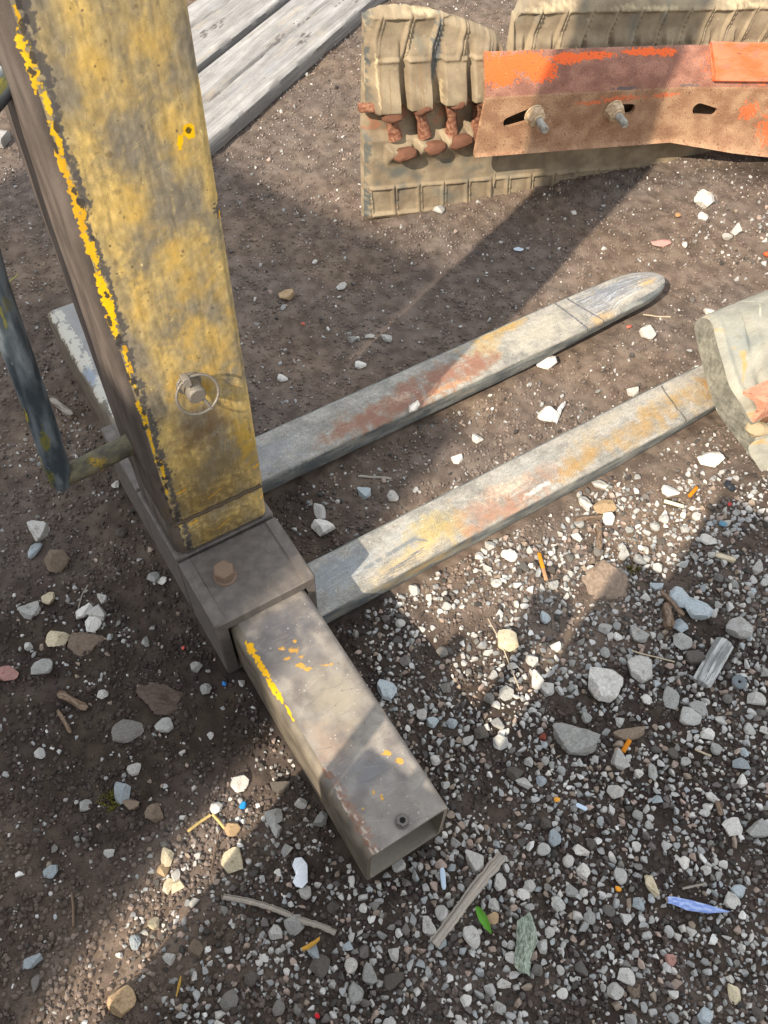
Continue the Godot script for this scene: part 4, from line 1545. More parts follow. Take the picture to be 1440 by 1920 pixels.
func build_boards() -> void:
	var a := deg_to_rad(25.8)
	var d := Vector3(sin(a), 0, -cos(a))
	var left := Vector3(-cos(a), 0, -sin(a))
	var c0 := Vector3(-0.544, 0.052, -2.327) - d * 0.06
	board("wide grey weathered board with a long crack and muddy prints, next to the rubber track", c0, 1.75, 0.245, 0.054, 0.125, 3)
	board("grey weathered board behind the mast, on the far side of the gap", c0 + left * 0.272 + d * 0.10 + Vector3(0, 0.004, 0), 1.8, 0.25, 0.056, 0.15, 8)
	board("narrow offcut of pale timber on the soil, poking out beyond the mast's dark side", Vector3(-1.159, 0.030, -2.374), 0.5, 0.055, 0.03, 0.2, 12, -80.0)


# ---------------------------------------------------------------- litter on the ground

func on_ground(p: Vector3, lift := 0.0) -> Vector3:
	return Vector3(p.x, ground_height(p.x, p.z) + lift, p.z)


func butt(label: String, a: Vector3, b: Vector3, filter: Color, tail: Color, share: float, group := "cigarette ends in the gravel") -> void:
	var d := (b - a)
	d.y = 0.0
	var L := d.length()
	d = d.normalized()
	var side := d.cross(Vector3.UP).normalized()
	var t := thing("cigarette_end", label, "cigarette end", on_ground(a, 0.009), group)
	var tilt := (d + Vector3(0, 0.06, 0)).normalized()
	var up := side.cross(tilt).normalized()
	var p := circle(0.0042, 14, 0.86)
	part("filter", bar(p, Vector3.ZERO, tilt, side, up, L * share, 0.0008), mat(filter, 0.85, null, 0.0, bump_map(2), 0.05, 40.0), t)
	if share < 1.0:
		part("paper", bar(circle(0.0040, 14, 0.7), tilt * L * share, tilt, side, up, L * (1.0 - share), 0.0006), mat(tail, 0.9, null, 0.0, bump_map(2), 0.1, 40.0), t)


func stick(called: String, label: String, category: String, pts: Array, r: float, squash: float, m: Material, lift := 0.004, group := "") -> void:
	var path := []
	var rad := []
	var segs := pts.size() - 1
	for i in segs * 8 + 1:
		var k := mini(i / 8, segs - 1)
		var f := (i - k * 8) / 8.0
		var p0: Vector3 = pts[maxi(k - 1, 0)]
		var p3: Vector3 = pts[mini(k + 2, segs)]
		var p: Vector3 = pts[k].cubic_interpolate(pts[k + 1], p0, p3, f)
		path.append(on_ground(p, lift + r * squash * 0.8 + p.y))
		rad.append(r * (0.9 + 0.25 * fine.get_noise_1d(i * 0.03 + p.x)))
	var o := part(called, pipe(path, rad, 10, squash), m)
	tag(o, label, category, group)


func sheet(called: String, label: String, category: String, outline: Array, puff: float, crumple: float, m: Material, lift := 0.006, nx := 24, ny := 10, thick := 0.0008) -> void:
	# a small sheet between two edge lines (each a list of points), crumpled, with a thickness
	var rows := []
	var back := []
	var uvs := []
	var A: Array = outline[0]
	var B: Array = outline[1]
	for i in nx + 1:
		var t := float(i) / nx * (A.size() - 1)
		var k := mini(int(t), A.size() - 2)
		var pa: Vector3 = A[k].lerp(A[k + 1], t - k)
		var pb: Vector3 = B[k].lerp(B[k + 1], t - k)
		var row := PackedVector3Array()
		var uv := PackedVector2Array()
		for j in ny + 1:
			var f := float(j) / ny
			var p := pa.lerp(pb, f)
			var y := lift + puff * sin(PI * f) * (0.4 + 0.6 * sin(PI * i / nx)) + crumple * absf(low.get_noise_2d(p.x * 30.0 + 3.0, p.z * 30.0)) + crumple * 0.6 * fine.get_noise_2d(p.x * 2.6, p.z * 2.6)
			row.append(on_ground(p, y))
			uv.append(Vector2(float(i) / nx, f))
		rows.append(row)
		uvs.append(uv)
	var ring_rows := []
	var ring_uv := []
	for i in nx + 1:
		var row := PackedVector3Array(rows[i])
		var uv := PackedVector2Array(uvs[i])
		for j in range(ny, -1, -1):
			row.append(rows[i][j] - Vector3(0, thick, 0))
			uv.append(uvs[i][j])
		uv.append(uv[0])
		ring_rows.append(row)
		ring_uv.append(uv)
	var o := part(called, skin(ring_rows, ring_uv, true, Vector3.ZERO, 0.45), m)
	tag(o, label, category)


func chip(called: String, label: String, category: String, a: Vector3, b: Vector3, wide: float, thick: float, m: Material, lift := 0.004, group := "") -> void:
	var d := b - a
	d.y = 0.0
	var L := d.length()
	d = (d.normalized() + Vector3(0, rng.randf_range(-0.06, 0.08), 0)).normalized()
	var side := d.cross(Vector3.UP).normalized()
	var up := side.cross(d).normalized()
	var rows := []
	var uvs := []
	var p := rrect(1.0, 1.0, 0.16, 2)
	for i in 9:
		var s := L * i / 8.0
		var ww := wide * (1.0 + 0.35 * fine.get_noise_2d(s * 1.2, a.x * 5.0)) * (0.55 if i == 0 or i == 8 else 1.0)
		var row := PackedVector3Array()
		var uv := PackedVector2Array()
		for k in p.size():
			row.append(on_ground(a, lift + thick / 2) + d * (s + 0.10 * wide * fine.get_noise_2d(k * 0.3, i * 2.0)) + side * p[k].x * ww + up * p[k].y * thick)
			uv.append(Vector2(float(k) / p.size(), s * 20.0))
		uv.append(Vector2(1, s * 20.0))
		rows.append(row)
		uvs.append(uv)
	var o := part(called, skin(rows, uvs, true, Vector3.ZERO, 0.6), m)
	tag(o, label, category, group)


func wood_mat(a: Color, b: Color) -> StandardMaterial3D:
	var cv := canvas(128, 256)
	cv.fill(a, b, 1, 3.0, 0.25, 2.4, 0.2)
	for i in 60:
		var x := rng.randf_range(0, 128)
		var y := rng.randf_range(0, 256)
		cv.line(x, y, x + rng.randf_range(-2, 2), y + rng.randf_range(20, 80), 0.7, a.darkened(0.4), 0.5)
	var m := mat(Color.WHITE, 0.9, cv.texture(), 0.0, bump_map(2), 0.05)
	m.metallic_specular = 0.2
	return m


func build_litter() -> void:
	var amber := c8(206, 138, 34)
	butt("orange cigarette end with a charred tail, upright on the sunlit gravel below the tine", Vector3(0.322, 0.000, -0.960), Vector3(0.331, 0.000, -0.894), amber, c8(196, 150, 110), 0.58)
	butt("short orange cigarette end beside a cream one near the scraper wing", Vector3(0.657, 0.000, -1.117), Vector3(0.678, 0.000, -1.141), c8(200, 124, 20), amber, 1.0)
	butt("orange cigarette end touching the slim pointed stone in the shaded gravel", Vector3(0.440, 0.000, -0.545), Vector3(0.455, 0.000, -0.567), c8(206, 126, 26), amber, 1.0)
	butt("cream cigarette end lying flat on pale gravel above the wood splinters", Vector3(0.600, 0.000, -1.101), Vector3(0.639, 0.000, -1.086), c8(226, 216, 178), c8(226, 216, 178), 1.0)
	var grey_wood := wood_mat(c8(128, 118, 106), c8(170, 160, 146))
	var brown_wood := wood_mat(c8(96, 78, 62), c8(136, 116, 98))
	var pale_wood := wood_mat(c8(168, 150, 122), c8(206, 192, 164))
	stick("twig", "long curved grey twig lying below the white paint flake", "twig", [Vector3(-0.235, 0.000, -0.283), Vector3(-0.192, 0.000, -0.277), Vector3(-0.148, 0.000, -0.266), Vector3(-0.108, 0.000, -0.252), Vector3(-0.078, 0.000, -0.245), Vector3(-0.052, 0.000, -0.235)], 0.0056, 0.75, grey_wood, 0.008)
	stick("wooden_strip", "flat grey wooden strip lying at a slant beside the green leaf", "wooden strip", [Vector3(0.102, 0.000, -0.225), Vector3(0.134, 0.000, -0.264), Vector3(0.170, 0.000, -0.309), Vector3(0.216, 0.000, -0.361)], 0.0105, 0.22, grey_wood, 0.012)
	stick("straw", "thin pale straw bent across the stones near the cream stone", "straw", [Vector3(0.210, 0.000, -0.801), Vector3(0.230, 0.000, -0.752), Vector3(0.250, 0.000, -0.693), Vector3(0.261, 0.000, -0.655)], 0.0013, 1.0, pale_wood, 0.012)
	stick("straw", "thin pale straw lying just above the large speckled stone", "straw", [Vector3(0.480, 0.000, -0.742), Vector3(0.520, 0.000, -0.732), Vector3(0.561, 0.000, -0.723)], 0.0014, 1.0, pale_wood, 0.016)
	stick("straw", "yellow straw, longer of the crossed pair in the sunlit strip", "straw", [Vector3(-0.308, 0.000, -0.381), Vector3(-0.292, 0.000, -0.396), Vector3(-0.274, 0.000, -0.410)], 0.0030, 0.6, wood_mat(c8(178, 146, 84), c8(220, 194, 132)), 0.008)
	stick("straw", "yellow straw, shorter of the crossed pair in the sunlit strip", "straw", [Vector3(-0.271, 0.000, -0.411), Vector3(-0.259, 0.000, -0.400), Vector3(-0.247, 0.000, -0.388)], 0.0028, 0.6, wood_mat(c8(178, 146, 84), c8(220, 194, 132)), 0.008)
	stick("straw", "hair-thin brown straw standing out of the sunlit strip", "straw", [Vector3(-0.256, 0.000, -0.385), Vector3(-0.260, 0.000, -0.350), Vector3(-0.262, 0.000, -0.325)], 0.0011, 1.0, brown_wood, 0.006)
	stick("twig", "thin dark twig half sunk in the soil towards the lower left", "twig", [Vector3(-0.480, 0.000, -0.281), Vector3(-0.472, 0.000, -0.258), Vector3(-0.465, 0.000, -0.232)], 0.0024, 0.8, brown_wood, 0.002)
	stick("twig", "thin bent twig rising from the pile of pale stones", "twig", [Vector3(-0.589, 0.000, -0.792), Vector3(-0.590, 0.000, -0.824), Vector3(-0.582, 0.000, -0.848)], 0.0016, 1.0, grey_wood, 0.004)
	stick("twig", "grey twig pressed into the soil between the two tines", "twig", [Vector3(-0.059, 0.000, -1.145), Vector3(-0.020, 0.000, -1.148), Vector3(0.014, 0.000, -1.143)], 0.004, 0.7, grey_wood, 0.001)
	stick("straw", "pale straw lying below the scraped tip of the red tine", "straw", [Vector3(0.642, 0.000, -1.695), Vector3(0.678, 0.000, -1.689), Vector3(0.710, 0.000, -1.687)], 0.0022, 0.8, pale_wood, 0.004)
	stick("straw", "short pale straw among the gravel beside the grey rectangular stone", "straw", [Vector3(0.568, 0.000, -0.553), Vector3(0.582, 0.000, -0.546), Vector3(0.594, 0.000, -0.541)], 0.0022, 0.8, pale_wood, 0.010)
	stick("twig", "short brown twig in the gravel above the blue plastic sliver", "twig", [Vector3(0.508, 0.000, -0.320), Vector3(0.529, 0.000, -0.325), Vector3(0.549, 0.000, -0.329)], 0.0022, 0.8, grey_wood, 0.010)
	chip("wood_chip", "weathered grey wood offcut lying between the handle and the cross tube", "wood chip", Vector3(-0.776, 0.000, -1.333), Vector3(-0.715, 0.000, -1.284), 0.014, 0.010, grey_wood, 0.004)
	chip("wood_chip", "flat brown wood splinter pointing down from the tan stone", "wood chip", Vector3(0.455, 0.000, -1.046), Vector3(0.447, 0.000, -0.973), 0.015, 0.005, brown_wood, 0.006)
	chip("wood_chip", "flat brown wood splinter lying crosswise beside the tan stone", "wood chip", Vector3(0.406, 0.000, -1.049), Vector3(0.464, 0.000, -1.060), 0.010, 0.005, brown_wood, 0.005)
	chip("wood_chip", "long split brown wood sliver beside the wedge-shaped stone", "wood chip", Vector3(0.556, 0.000, -0.874), Vector3(0.592, 0.000, -0.820), 0.009, 0.006, brown_wood, 0.014)
	chip("wood_chip", "short round-cut stub of brown wood below the split sliver", "wood chip", Vector3(0.562, 0.000, -0.845), Vector3(0.561, 0.000, -0.793), 0.018, 0.016, brown_wood, 0.006)
	chip("wood_chip", "pale yellowish wood chip in the gravel under the scraper wing", "wood chip", Vector3(0.685, 0.000, -0.969), Vector3(0.722, 0.000, -0.954), 0.012, 0.006, pale_wood, 0.010)
	chip("wood_chip", "dark flat wood chip sunk in the soil left of the tube sleeve", "wood chip", Vector3(-0.585, 0.000, -0.620), Vector3(-0.526, 0.000, -0.592), 0.016, 0.005, brown_wood, 0.001)
	chip("wood_chip", "narrow brown wood splinter below the dark sunken chip", "wood chip", Vector3(-0.579, 0.000, -0.588), Vector3(-0.544, 0.000, -0.545), 0.008, 0.005, brown_wood, 0.003)
	chip("wood_chip", "dark brown bark piece in the gravel near the blue-grey pebble", "wood chip", Vector3(0.593, 0.000, -0.464), Vector3(0.594, 0.000, -0.440), 0.012, 0.005, brown_wood, 0.008)
	# fluted grey stub of a log
	var la := on_ground(Vector3(0.605, 0.000, -0.683), 0.012)
	var lb := on_ground(Vector3(0.666, 0.000, -0.770), 0.014)
	var ld := (lb - la).normalized()
	var lx := ld.cross(Vector3.UP).normalized()
	var ly := lx.cross(ld).normalized()
	var lp := PackedVector2Array()
	for i in 36:
		var a := TAU * i / 36.0
		var r := 0.0165 * (1.0 + 0.07 * sin(a * 9.0) + 0.05 * sin(a * 4.0 + 1.0))
		lp.append(Vector2(cos(a) * r, sin(a) * r * 0.8))
	var log_m := wood_mat(c8(128, 128, 124), c8(186, 186, 180))
	log_m.uv1_scale = Vector3(9, 9, 1)
	tag(part("wood_stub", bar(lp, la, ld, lx, ly, (lb - la).length(), 0.003, 6), log_m), "thick fluted grey stub of weathered wood lying among the gravel", "wood stub")
	# sheets
	var leaf_m := mat(c8(92, 148, 48), 0.55)
	leaf_m.backlight_enabled = true
	leaf_m.backlight = Color(0.2, 0.35, 0.08)
	sheet("green_leaf", "small fresh green leaf lying beside the wooden strip", "leaf", [[Vector3(0.170, 0.000, -0.282), Vector3(0.177, 0.000, -0.280), Vector3(0.186, 0.000, -0.269), Vector3(0.192, -0.000, -0.255), Vector3(0.194, 0.000, -0.243)], [Vector3(0.169, 0.000, -0.281), Vector3(0.170, 0.000, -0.272), Vector3(0.175, 0.000, -0.260), Vector3(0.184, 0.000, -0.249), Vector3(0.193, 0.000, -0.242)]], -0.004, 0.002, leaf_m, 0.016, 20, 8)
	var dead := canvas(256, 256)
	dead.fill(c8(126, 136, 120), c8(178, 186, 168), 1, 1.4, 1.4, 2.4, 0.14)
	for i in 40:
		var y := rng.randf_range(0, 256)
		dead.line(rng.randf_range(0, 120), y, rng.randf_range(130, 256), y + rng.randf_range(-60, 60), 1.0, [c8(96, 104, 92), c8(206, 210, 194)][i % 2], 0.5, 4.0)
	sheet("dead_leaf", "crumpled grey-green dead leaf lying in the gravel below the green one", "leaf", [[Vector3(0.235, 0.000, -0.263), Vector3(0.232, 0.000, -0.238), Vector3(0.229, 0.000, -0.215), Vector3(0.226, 0.000, -0.199), Vector3(0.236, 0.000, -0.189)], [Vector3(0.255, 0.000, -0.275), Vector3(0.264, 0.000, -0.253), Vector3(0.265, 0.000, -0.233), Vector3(0.252, 0.000, -0.207), Vector3(0.250, 0.000, -0.185)]], 0.012, 0.016, mat(Color.WHITE, 0.85, dead.texture()), 0.010, 44, 26)
	var blue := canvas(128, 64)
	blue.fill(c8(118, 140, 196), c8(168, 184, 220), 1, 2.0, 2.0, 2.2, 0.2)
	sheet("plastic_sliver", "long pointed sliver of pale blue plastic on dark gravel", "plastic", [[Vector3(0.480, 0.000, -0.306), Vector3(0.493, 0.000, -0.306), Vector3(0.517, 0.000, -0.303), Vector3(0.546, 0.000, -0.296), Vector3(0.578, 0.000, -0.288)], [Vector3(0.479, 0.000, -0.296), Vector3(0.489, 0.000, -0.294), Vector3(0.509, 0.000, -0.287), Vector3(0.544, 0.000, -0.284), Vector3(0.578, 0.000, -0.287)]], 0.002, 0.003, mat(Color.WHITE, 0.4, blue.texture()), 0.014, 24, 8, 0.0015)
	sheet("paint_flake", "jagged white paint flake lying on dark soil below the tube end", "paint flake", [[Vector3(-0.126, 0.000, -0.345), Vector3(-0.129, 0.000, -0.333), Vector3(-0.122, 0.000, -0.320), Vector3(-0.126, 0.000, -0.308), Vector3(-0.120, 0.000, -0.301)], [Vector3(-0.115, 0.000, -0.347), Vector3(-0.105, 0.000, -0.337), Vector3(-0.103, 0.000, -0.322), Vector3(-0.102, 0.000, -0.309), Vector3(-0.110, 0.000, -0.299)]], 0.003, 0.003, mat(Color.WHITE, 0.7, speckled(c8(214, 220, 224), c8(240, 243, 246))), 0.010, 20, 8, 0.0015)
	sheet("paint_flake", "tiny bluish paint flake upon the soil in front of the rubber track", "paint flake", [[Vector3(0.326, 0.000, -1.944), Vector3(0.340, 0.000, -1.952), Vector3(0.354, 0.000, -1.946)], [Vector3(0.327, -0.000, -1.935), Vector3(0.340, 0.000, -1.932), Vector3(0.352, 0.000, -1.939)]], 0.001, 0.002, mat(c8(196, 208, 216), 0.6), 0.004, 8, 4)
	sheet("tissue", "crumpled scrap of white tissue beside a white stone between the tines", "tissue", [[Vector3(0.381, 0.000, -1.323), Vector3(0.388, 0.000, -1.346), Vector3(0.397, 0.000, -1.367), Vector3(0.411, 0.000, -1.382)], [Vector3(0.389, 0.000, -1.314), Vector3(0.398, 0.000, -1.337), Vector3(0.405, 0.000, -1.357), Vector3(0.417, 0.000, -1.378)]], 0.010, 0.012, mat(c8(226, 222, 212), 0.9), 0.006, 24, 12)
	sheet("yellow_leaf", "curled ochre leaf scrap resting on a blue-grey pebble under the twig", "leaf", [[Vector3(-0.104, 0.000, -0.212), Vector3(-0.094, 0.000, -0.218), Vector3(-0.084, 0.000, -0.223), Vector3(-0.076, 0.000, -0.229)], [Vector3(-0.101, 0.000, -0.207), Vector3(-0.092, -0.000, -0.210), Vector3(-0.082, 0.000, -0.217), Vector3(-0.076, 0.000, -0.224)]], 0.006, 0.006, mat(c8(198, 150, 62), 0.7), 0.014, 14, 6)
	sheet("yellow_leaf", "thin twisted ochre leaf scrap alone on dark soil near the lower edge", "leaf", [[Vector3(-0.285, 0.000, -0.169), Vector3(-0.287, 0.000, -0.158), Vector3(-0.288, 0.000, -0.142)], [Vector3(-0.283, 0.000, -0.167), Vector3(-0.283, 0.000, -0.156), Vector3(-0.286, 0.000, -0.140)]], 0.005, 0.004, mat(c8(190, 150, 70), 0.7), 0.008, 14, 6)
	# bright crumbs of plastic and brick
	for b in [[Vector3(-0.284, 0.000, -0.649), c8(56, 126, 196), "tiny blue plastic crumb on the soil by the tube sleeve's foot", "plastic", 0.0052], [Vector3(-0.221, 0.000, -0.427), c8(40, 140, 205), "sky-blue plastic chip in the sunlit strip beside the white stone", "plastic", 0.0072], [Vector3(-0.072, 0.000, -0.122), c8(196, 30, 40), "tiny bright red plastic crumb near the lower edge", "plastic", 0.0044], [Vector3(-0.371, 0.000, -0.717), c8(206, 92, 84), "tiny pinkish-red crumb on the soil left of the sleeve", "plastic", 0.0040], [Vector3(-0.220, 0.000, -1.618), c8(176, 92, 72), "small orange-red crumb on the soil behind the red tine", "brick crumb", 0.006], [Vector3(0.598, 0.000, -1.644), c8(206, 100, 80), "small salmon-red crumb below the scraped tine tip", "brick crumb", 0.007], [Vector3(0.316, 0.000, -0.458), c8(226, 160, 60), "small amber crumb on a pebble in the dark gravel", "plastic", 0.006], [Vector3(0.403, 0.000, -0.316), c8(226, 150, 40), "small amber nugget in the gravel left of the blue sliver", "plastic", 0.0055], [Vector3(0.742, 0.000, -1.101), c8(180, 70, 66), "small red crumb in the gravel below the black cap", "brick crumb", 0.006], [Vector3(1.015, 0.000, -1.952), c8(226, 96, 56), "orange brick crumb on the sunlit soil near the photo's edge", "brick crumb", 0.010], [Vector3(0.795, 0.000, -2.100), c8(176, 134, 88), "small orange-tan crumb in front of the steel beam", "brick crumb", 0.009], [Vector3(0.714, 0.000, -1.044), c8(92, 132, 150), "small teal plastic fragment in the shaded gravel", "plastic", 0.009]]:
		var o := part("crumb", rock(700 + int(b[4] * 10000), 1, 6, 0.08), mat(b[1], 0.6))
		o.position = on_ground(b[0], b[4] * 0.8 + 0.004)
		o.scale = Vector3(b[4] * 1.0, b[4] * 0.5, b[4] * 0.8)
		o.rotation.y = rng.randf() * TAU
		tag(o, b[2], b[3])
	var sliver := mat(c8(188, 204, 216), 0.4)
	chip("plastic_chip", "short pale blue plastic strip in the gravel above the blue sliver", "plastic", Vector3(0.347, 0.000, -0.449), Vector3(0.365, 0.000, -0.441), 0.007, 0.003, sliver, 0.012)
	chip("plastic_chip", "crumpled pale blue plastic scrap below the tube's open end", "plastic", Vector3(0.116, 0.000, -0.338), Vector3(0.119, 0.000, -0.305), 0.008, 0.004, sliver, 0.010)
	# black cap
	var cap_at := on_ground(Vector3(0.743, 0.000, -1.138), 0.016)
	var cap_d := Vector3(0.5, 0.7, -0.3).normalized()
	var cx := cap_d.cross(Vector3.UP).normalized()
	var cap := tag(part("bottle_cap", bar(circle(0.0135, 24), cap_at, cap_d, cx, cx.cross(cap_d), 0.010, 0.0015), mat(c8(38, 42, 48), 0.5)), "small black ribbed plastic cap in the gravel under the scraper wing", "cap")
	for i in 12:
		var a := TAU * i / 12.0
		var q := cx * cos(a) + cx.cross(cap_d) * sin(a)
		part("rib", bar(rrect(0.002, 0.002, 0.0005, 1), cap_at + q * 0.0137 + cap_d * 0.0015, cap_d, q, cap_d.cross(q), 0.007), mat(c8(38, 42, 48), 0.5), cap)
	# grey washer-like pebble ring
	var ring := []
	var wc := on_ground(Vector3(0.676, 0.000, -0.687), 0.014)
	for i in 25:
		ring.append(wc + Vector3(cos(TAU * i / 24.0) * 0.0085, 0.0, sin(TAU * i / 24.0) * 0.0085))
	tag(part("rubber_ring", pipe(ring, 0.0058, 12, 0.8), mat(c8(120, 126, 128), 0.8, null, 0.0, bump_map(2), 0.1, 30.0)), "round grey ring with a dimpled middle among the gravel, right of the wood stub", "rubber ring")
	# moss
	moss("dull yellow-green moss tuft beside a grey stone on the dark soil", Vector3(-0.450, 0.000, -0.429), 0.020, 320)
	moss("olive moss tuft with straw beside the dry grey clod", Vector3(0.512, 0.000, -0.932), 0.012, 160)
	# weed at the left
	var wt := thing("weed", "small pale weed sprig with a thin stalk at the handle's outer side", "weed", on_ground(Vector3(-0.994, 0.000, -1.702)))
	part("stem", pipe([Vector3(0, 0, 0), Vector3(0.012, 0.012, -0.02), Vector3(0.03, 0.016, -0.045)], 0.0018, 8), mat(c8(150, 146, 84), 0.8), wt)
	for i in 5:
		var leaf := rock(40 + i, 1, 2, 0.1)
		var o := part("leaf", leaf, mat(c8(106, 142, 96), 0.7), wt)
		o.transform = Transform3D(Basis.from_euler(Vector3(0.4 * i, 1.3 * i, 0.3)).scaled(Vector3(0.013, 0.003, 0.008)), Vector3(-0.004 + 0.006 * (i % 3), 0.007, 0.010 - 0.006 * i))


func moss(label: String, at: Vector3, r: float, n: int) -> void:
	var V := PackedVector3Array()
	var NN := PackedVector3Array()
	for i in n:
		var a := rng.randf() * TAU
		var q := sqrt(rng.randf()) * r
		var b := on_ground(at + Vector3(cos(a) * q, 0, sin(a) * q * 0.8), 0.0)
		var d := Vector3(rng.randfn(0, 0.7), 1.0, rng.randfn(0, 0.7)).normalized()
		var l := rng.randf_range(0.006, 0.014)
		var s := d.cross(Vector3(rng.randf() - 0.5, 0.2, rng.randf() - 0.5)).normalized() * 0.0011
		V.append_array([b - s, b + d * l, b + s])
		var nn := s.cross(d).normalized()
		if nn.y < 0.0:
			nn = -nn
		NN.append_array([nn, nn, nn])
	var o := part("moss_tuft", to_mesh(V, NN, PackedVector2Array()), mat(c8(130, 122, 56), 0.9))
	tag(o, label, "moss")


# ---------------------------------------------------------------- stones: the larger ones one by one, the rest as gravel

const TONES := {
	"white": [222, 218, 209], "pale": [214, 211, 204], "cream": [216, 202, 172], "grey": [184, 183, 178], "dark": [98, 92, 86], "bluish": [176, 185, 189],
	"tan": [196, 168, 132], "brown": [138, 122, 106], "pink": [196, 150, 140], "red": [156, 88, 74], "clod": [142, 125, 110], "mud": [108, 94, 85], "slab": [128, 124, 118],
}
const SAYS := {
	"white": "white", "pale": "pale grey", "cream": "cream", "grey": "grey", "dark": "dark", "bluish": "bluish grey", "tan": "tan", "brown": "brown", "pink": "pink", "red": "red-brown", "clod": "earthy", "mud": "muddy", "slab": "slate grey",
}
const SHAPES := ["angular", "rounded", "blocky", "chipped", "smooth", "faceted", "lumpy", "knobbly"]
const ORDINAL := ["", "second ", "third ", "fourth ", "fifth ", "sixth ", "seventh ", "eighth ", "ninth ", "tenth ", "eleventh ", "twelfth "]

const MARKS := [
	[Vector3(0.183, 0.000, -0.261), "the green leaf"], [Vector3(0.529, 0.000, -0.296), "the blue plastic sliver"], [Vector3(0.245, 0.000, -0.227), "the crumpled dead leaf"], [Vector3(-0.139, 0.000, -0.263), "the curved twig"], [Vector3(-0.116, 0.000, -0.322), "the white paint flake"],
	[Vector3(0.065, 0.000, -0.370), "the tube's open end"], [Vector3(-0.450, 0.000, -0.429), "the yellow-green moss"], [Vector3(-0.275, 0.000, -0.406), "the crossed straws"], [Vector3(0.636, 0.000, -0.726), "the fluted wood stub"], [Vector3(0.457, 0.000, -0.890), "the dry grey clod"],
	[Vector3(0.326, 0.000, -0.927), "the charred cigarette end"], [Vector3(0.448, 0.000, -0.556), "the shaded cigarette end"], [Vector3(0.619, 0.000, -1.095), "the cream cigarette end"], [Vector3(-0.313, 0.000, -0.706), "the sleeve's foot"], [Vector3(-0.745, 0.000, -1.308), "the grey wood offcut"],
	[Vector3(-0.689, 0.000, -1.079), "the handle's elbow"], [Vector3(0.696, 0.000, -1.825), "the scraped tine tip"], [Vector3(-0.059, 0.000, -2.052), "the track's left end"], [Vector3(0.522, 0.000, -2.211), "the foot of the rubber track"], [Vector3(0.786, 0.000, -1.235), "the scraper wing"],
	[Vector3(-0.546, 0.000, -2.330), "the board's near end"], [Vector3(0.396, 0.000, -1.352), "the white tissue"], [Vector3(0.451, 0.000, -1.012), "the brown wood splinter"], [Vector3(-0.074, 0.000, -0.761), "the tine's root"], [Vector3(-0.564, 0.000, -0.764), "the pile of pale stones"], [Vector3(-0.581, 0.000, -0.605), "the dark sunken chip"],
	[Vector3(-0.173, 0.000, -1.560), "the orange-red crumb"], [Vector3(0.078, 0.000, -1.328), "the red oxide patch"], [Vector3(-0.003, 0.000, -1.148), "the pressed-in twig"], [Vector3(0.403, 0.000, -0.316), "the amber nugget"], [Vector3(-0.285, 0.000, -0.155), "the twisted ochre scrap"], [Vector3(0.316, 0.000, -0.458), "the amber crumb"], [Vector3(0.568, 0.000, -0.816), "the round-cut wood stub"],
]

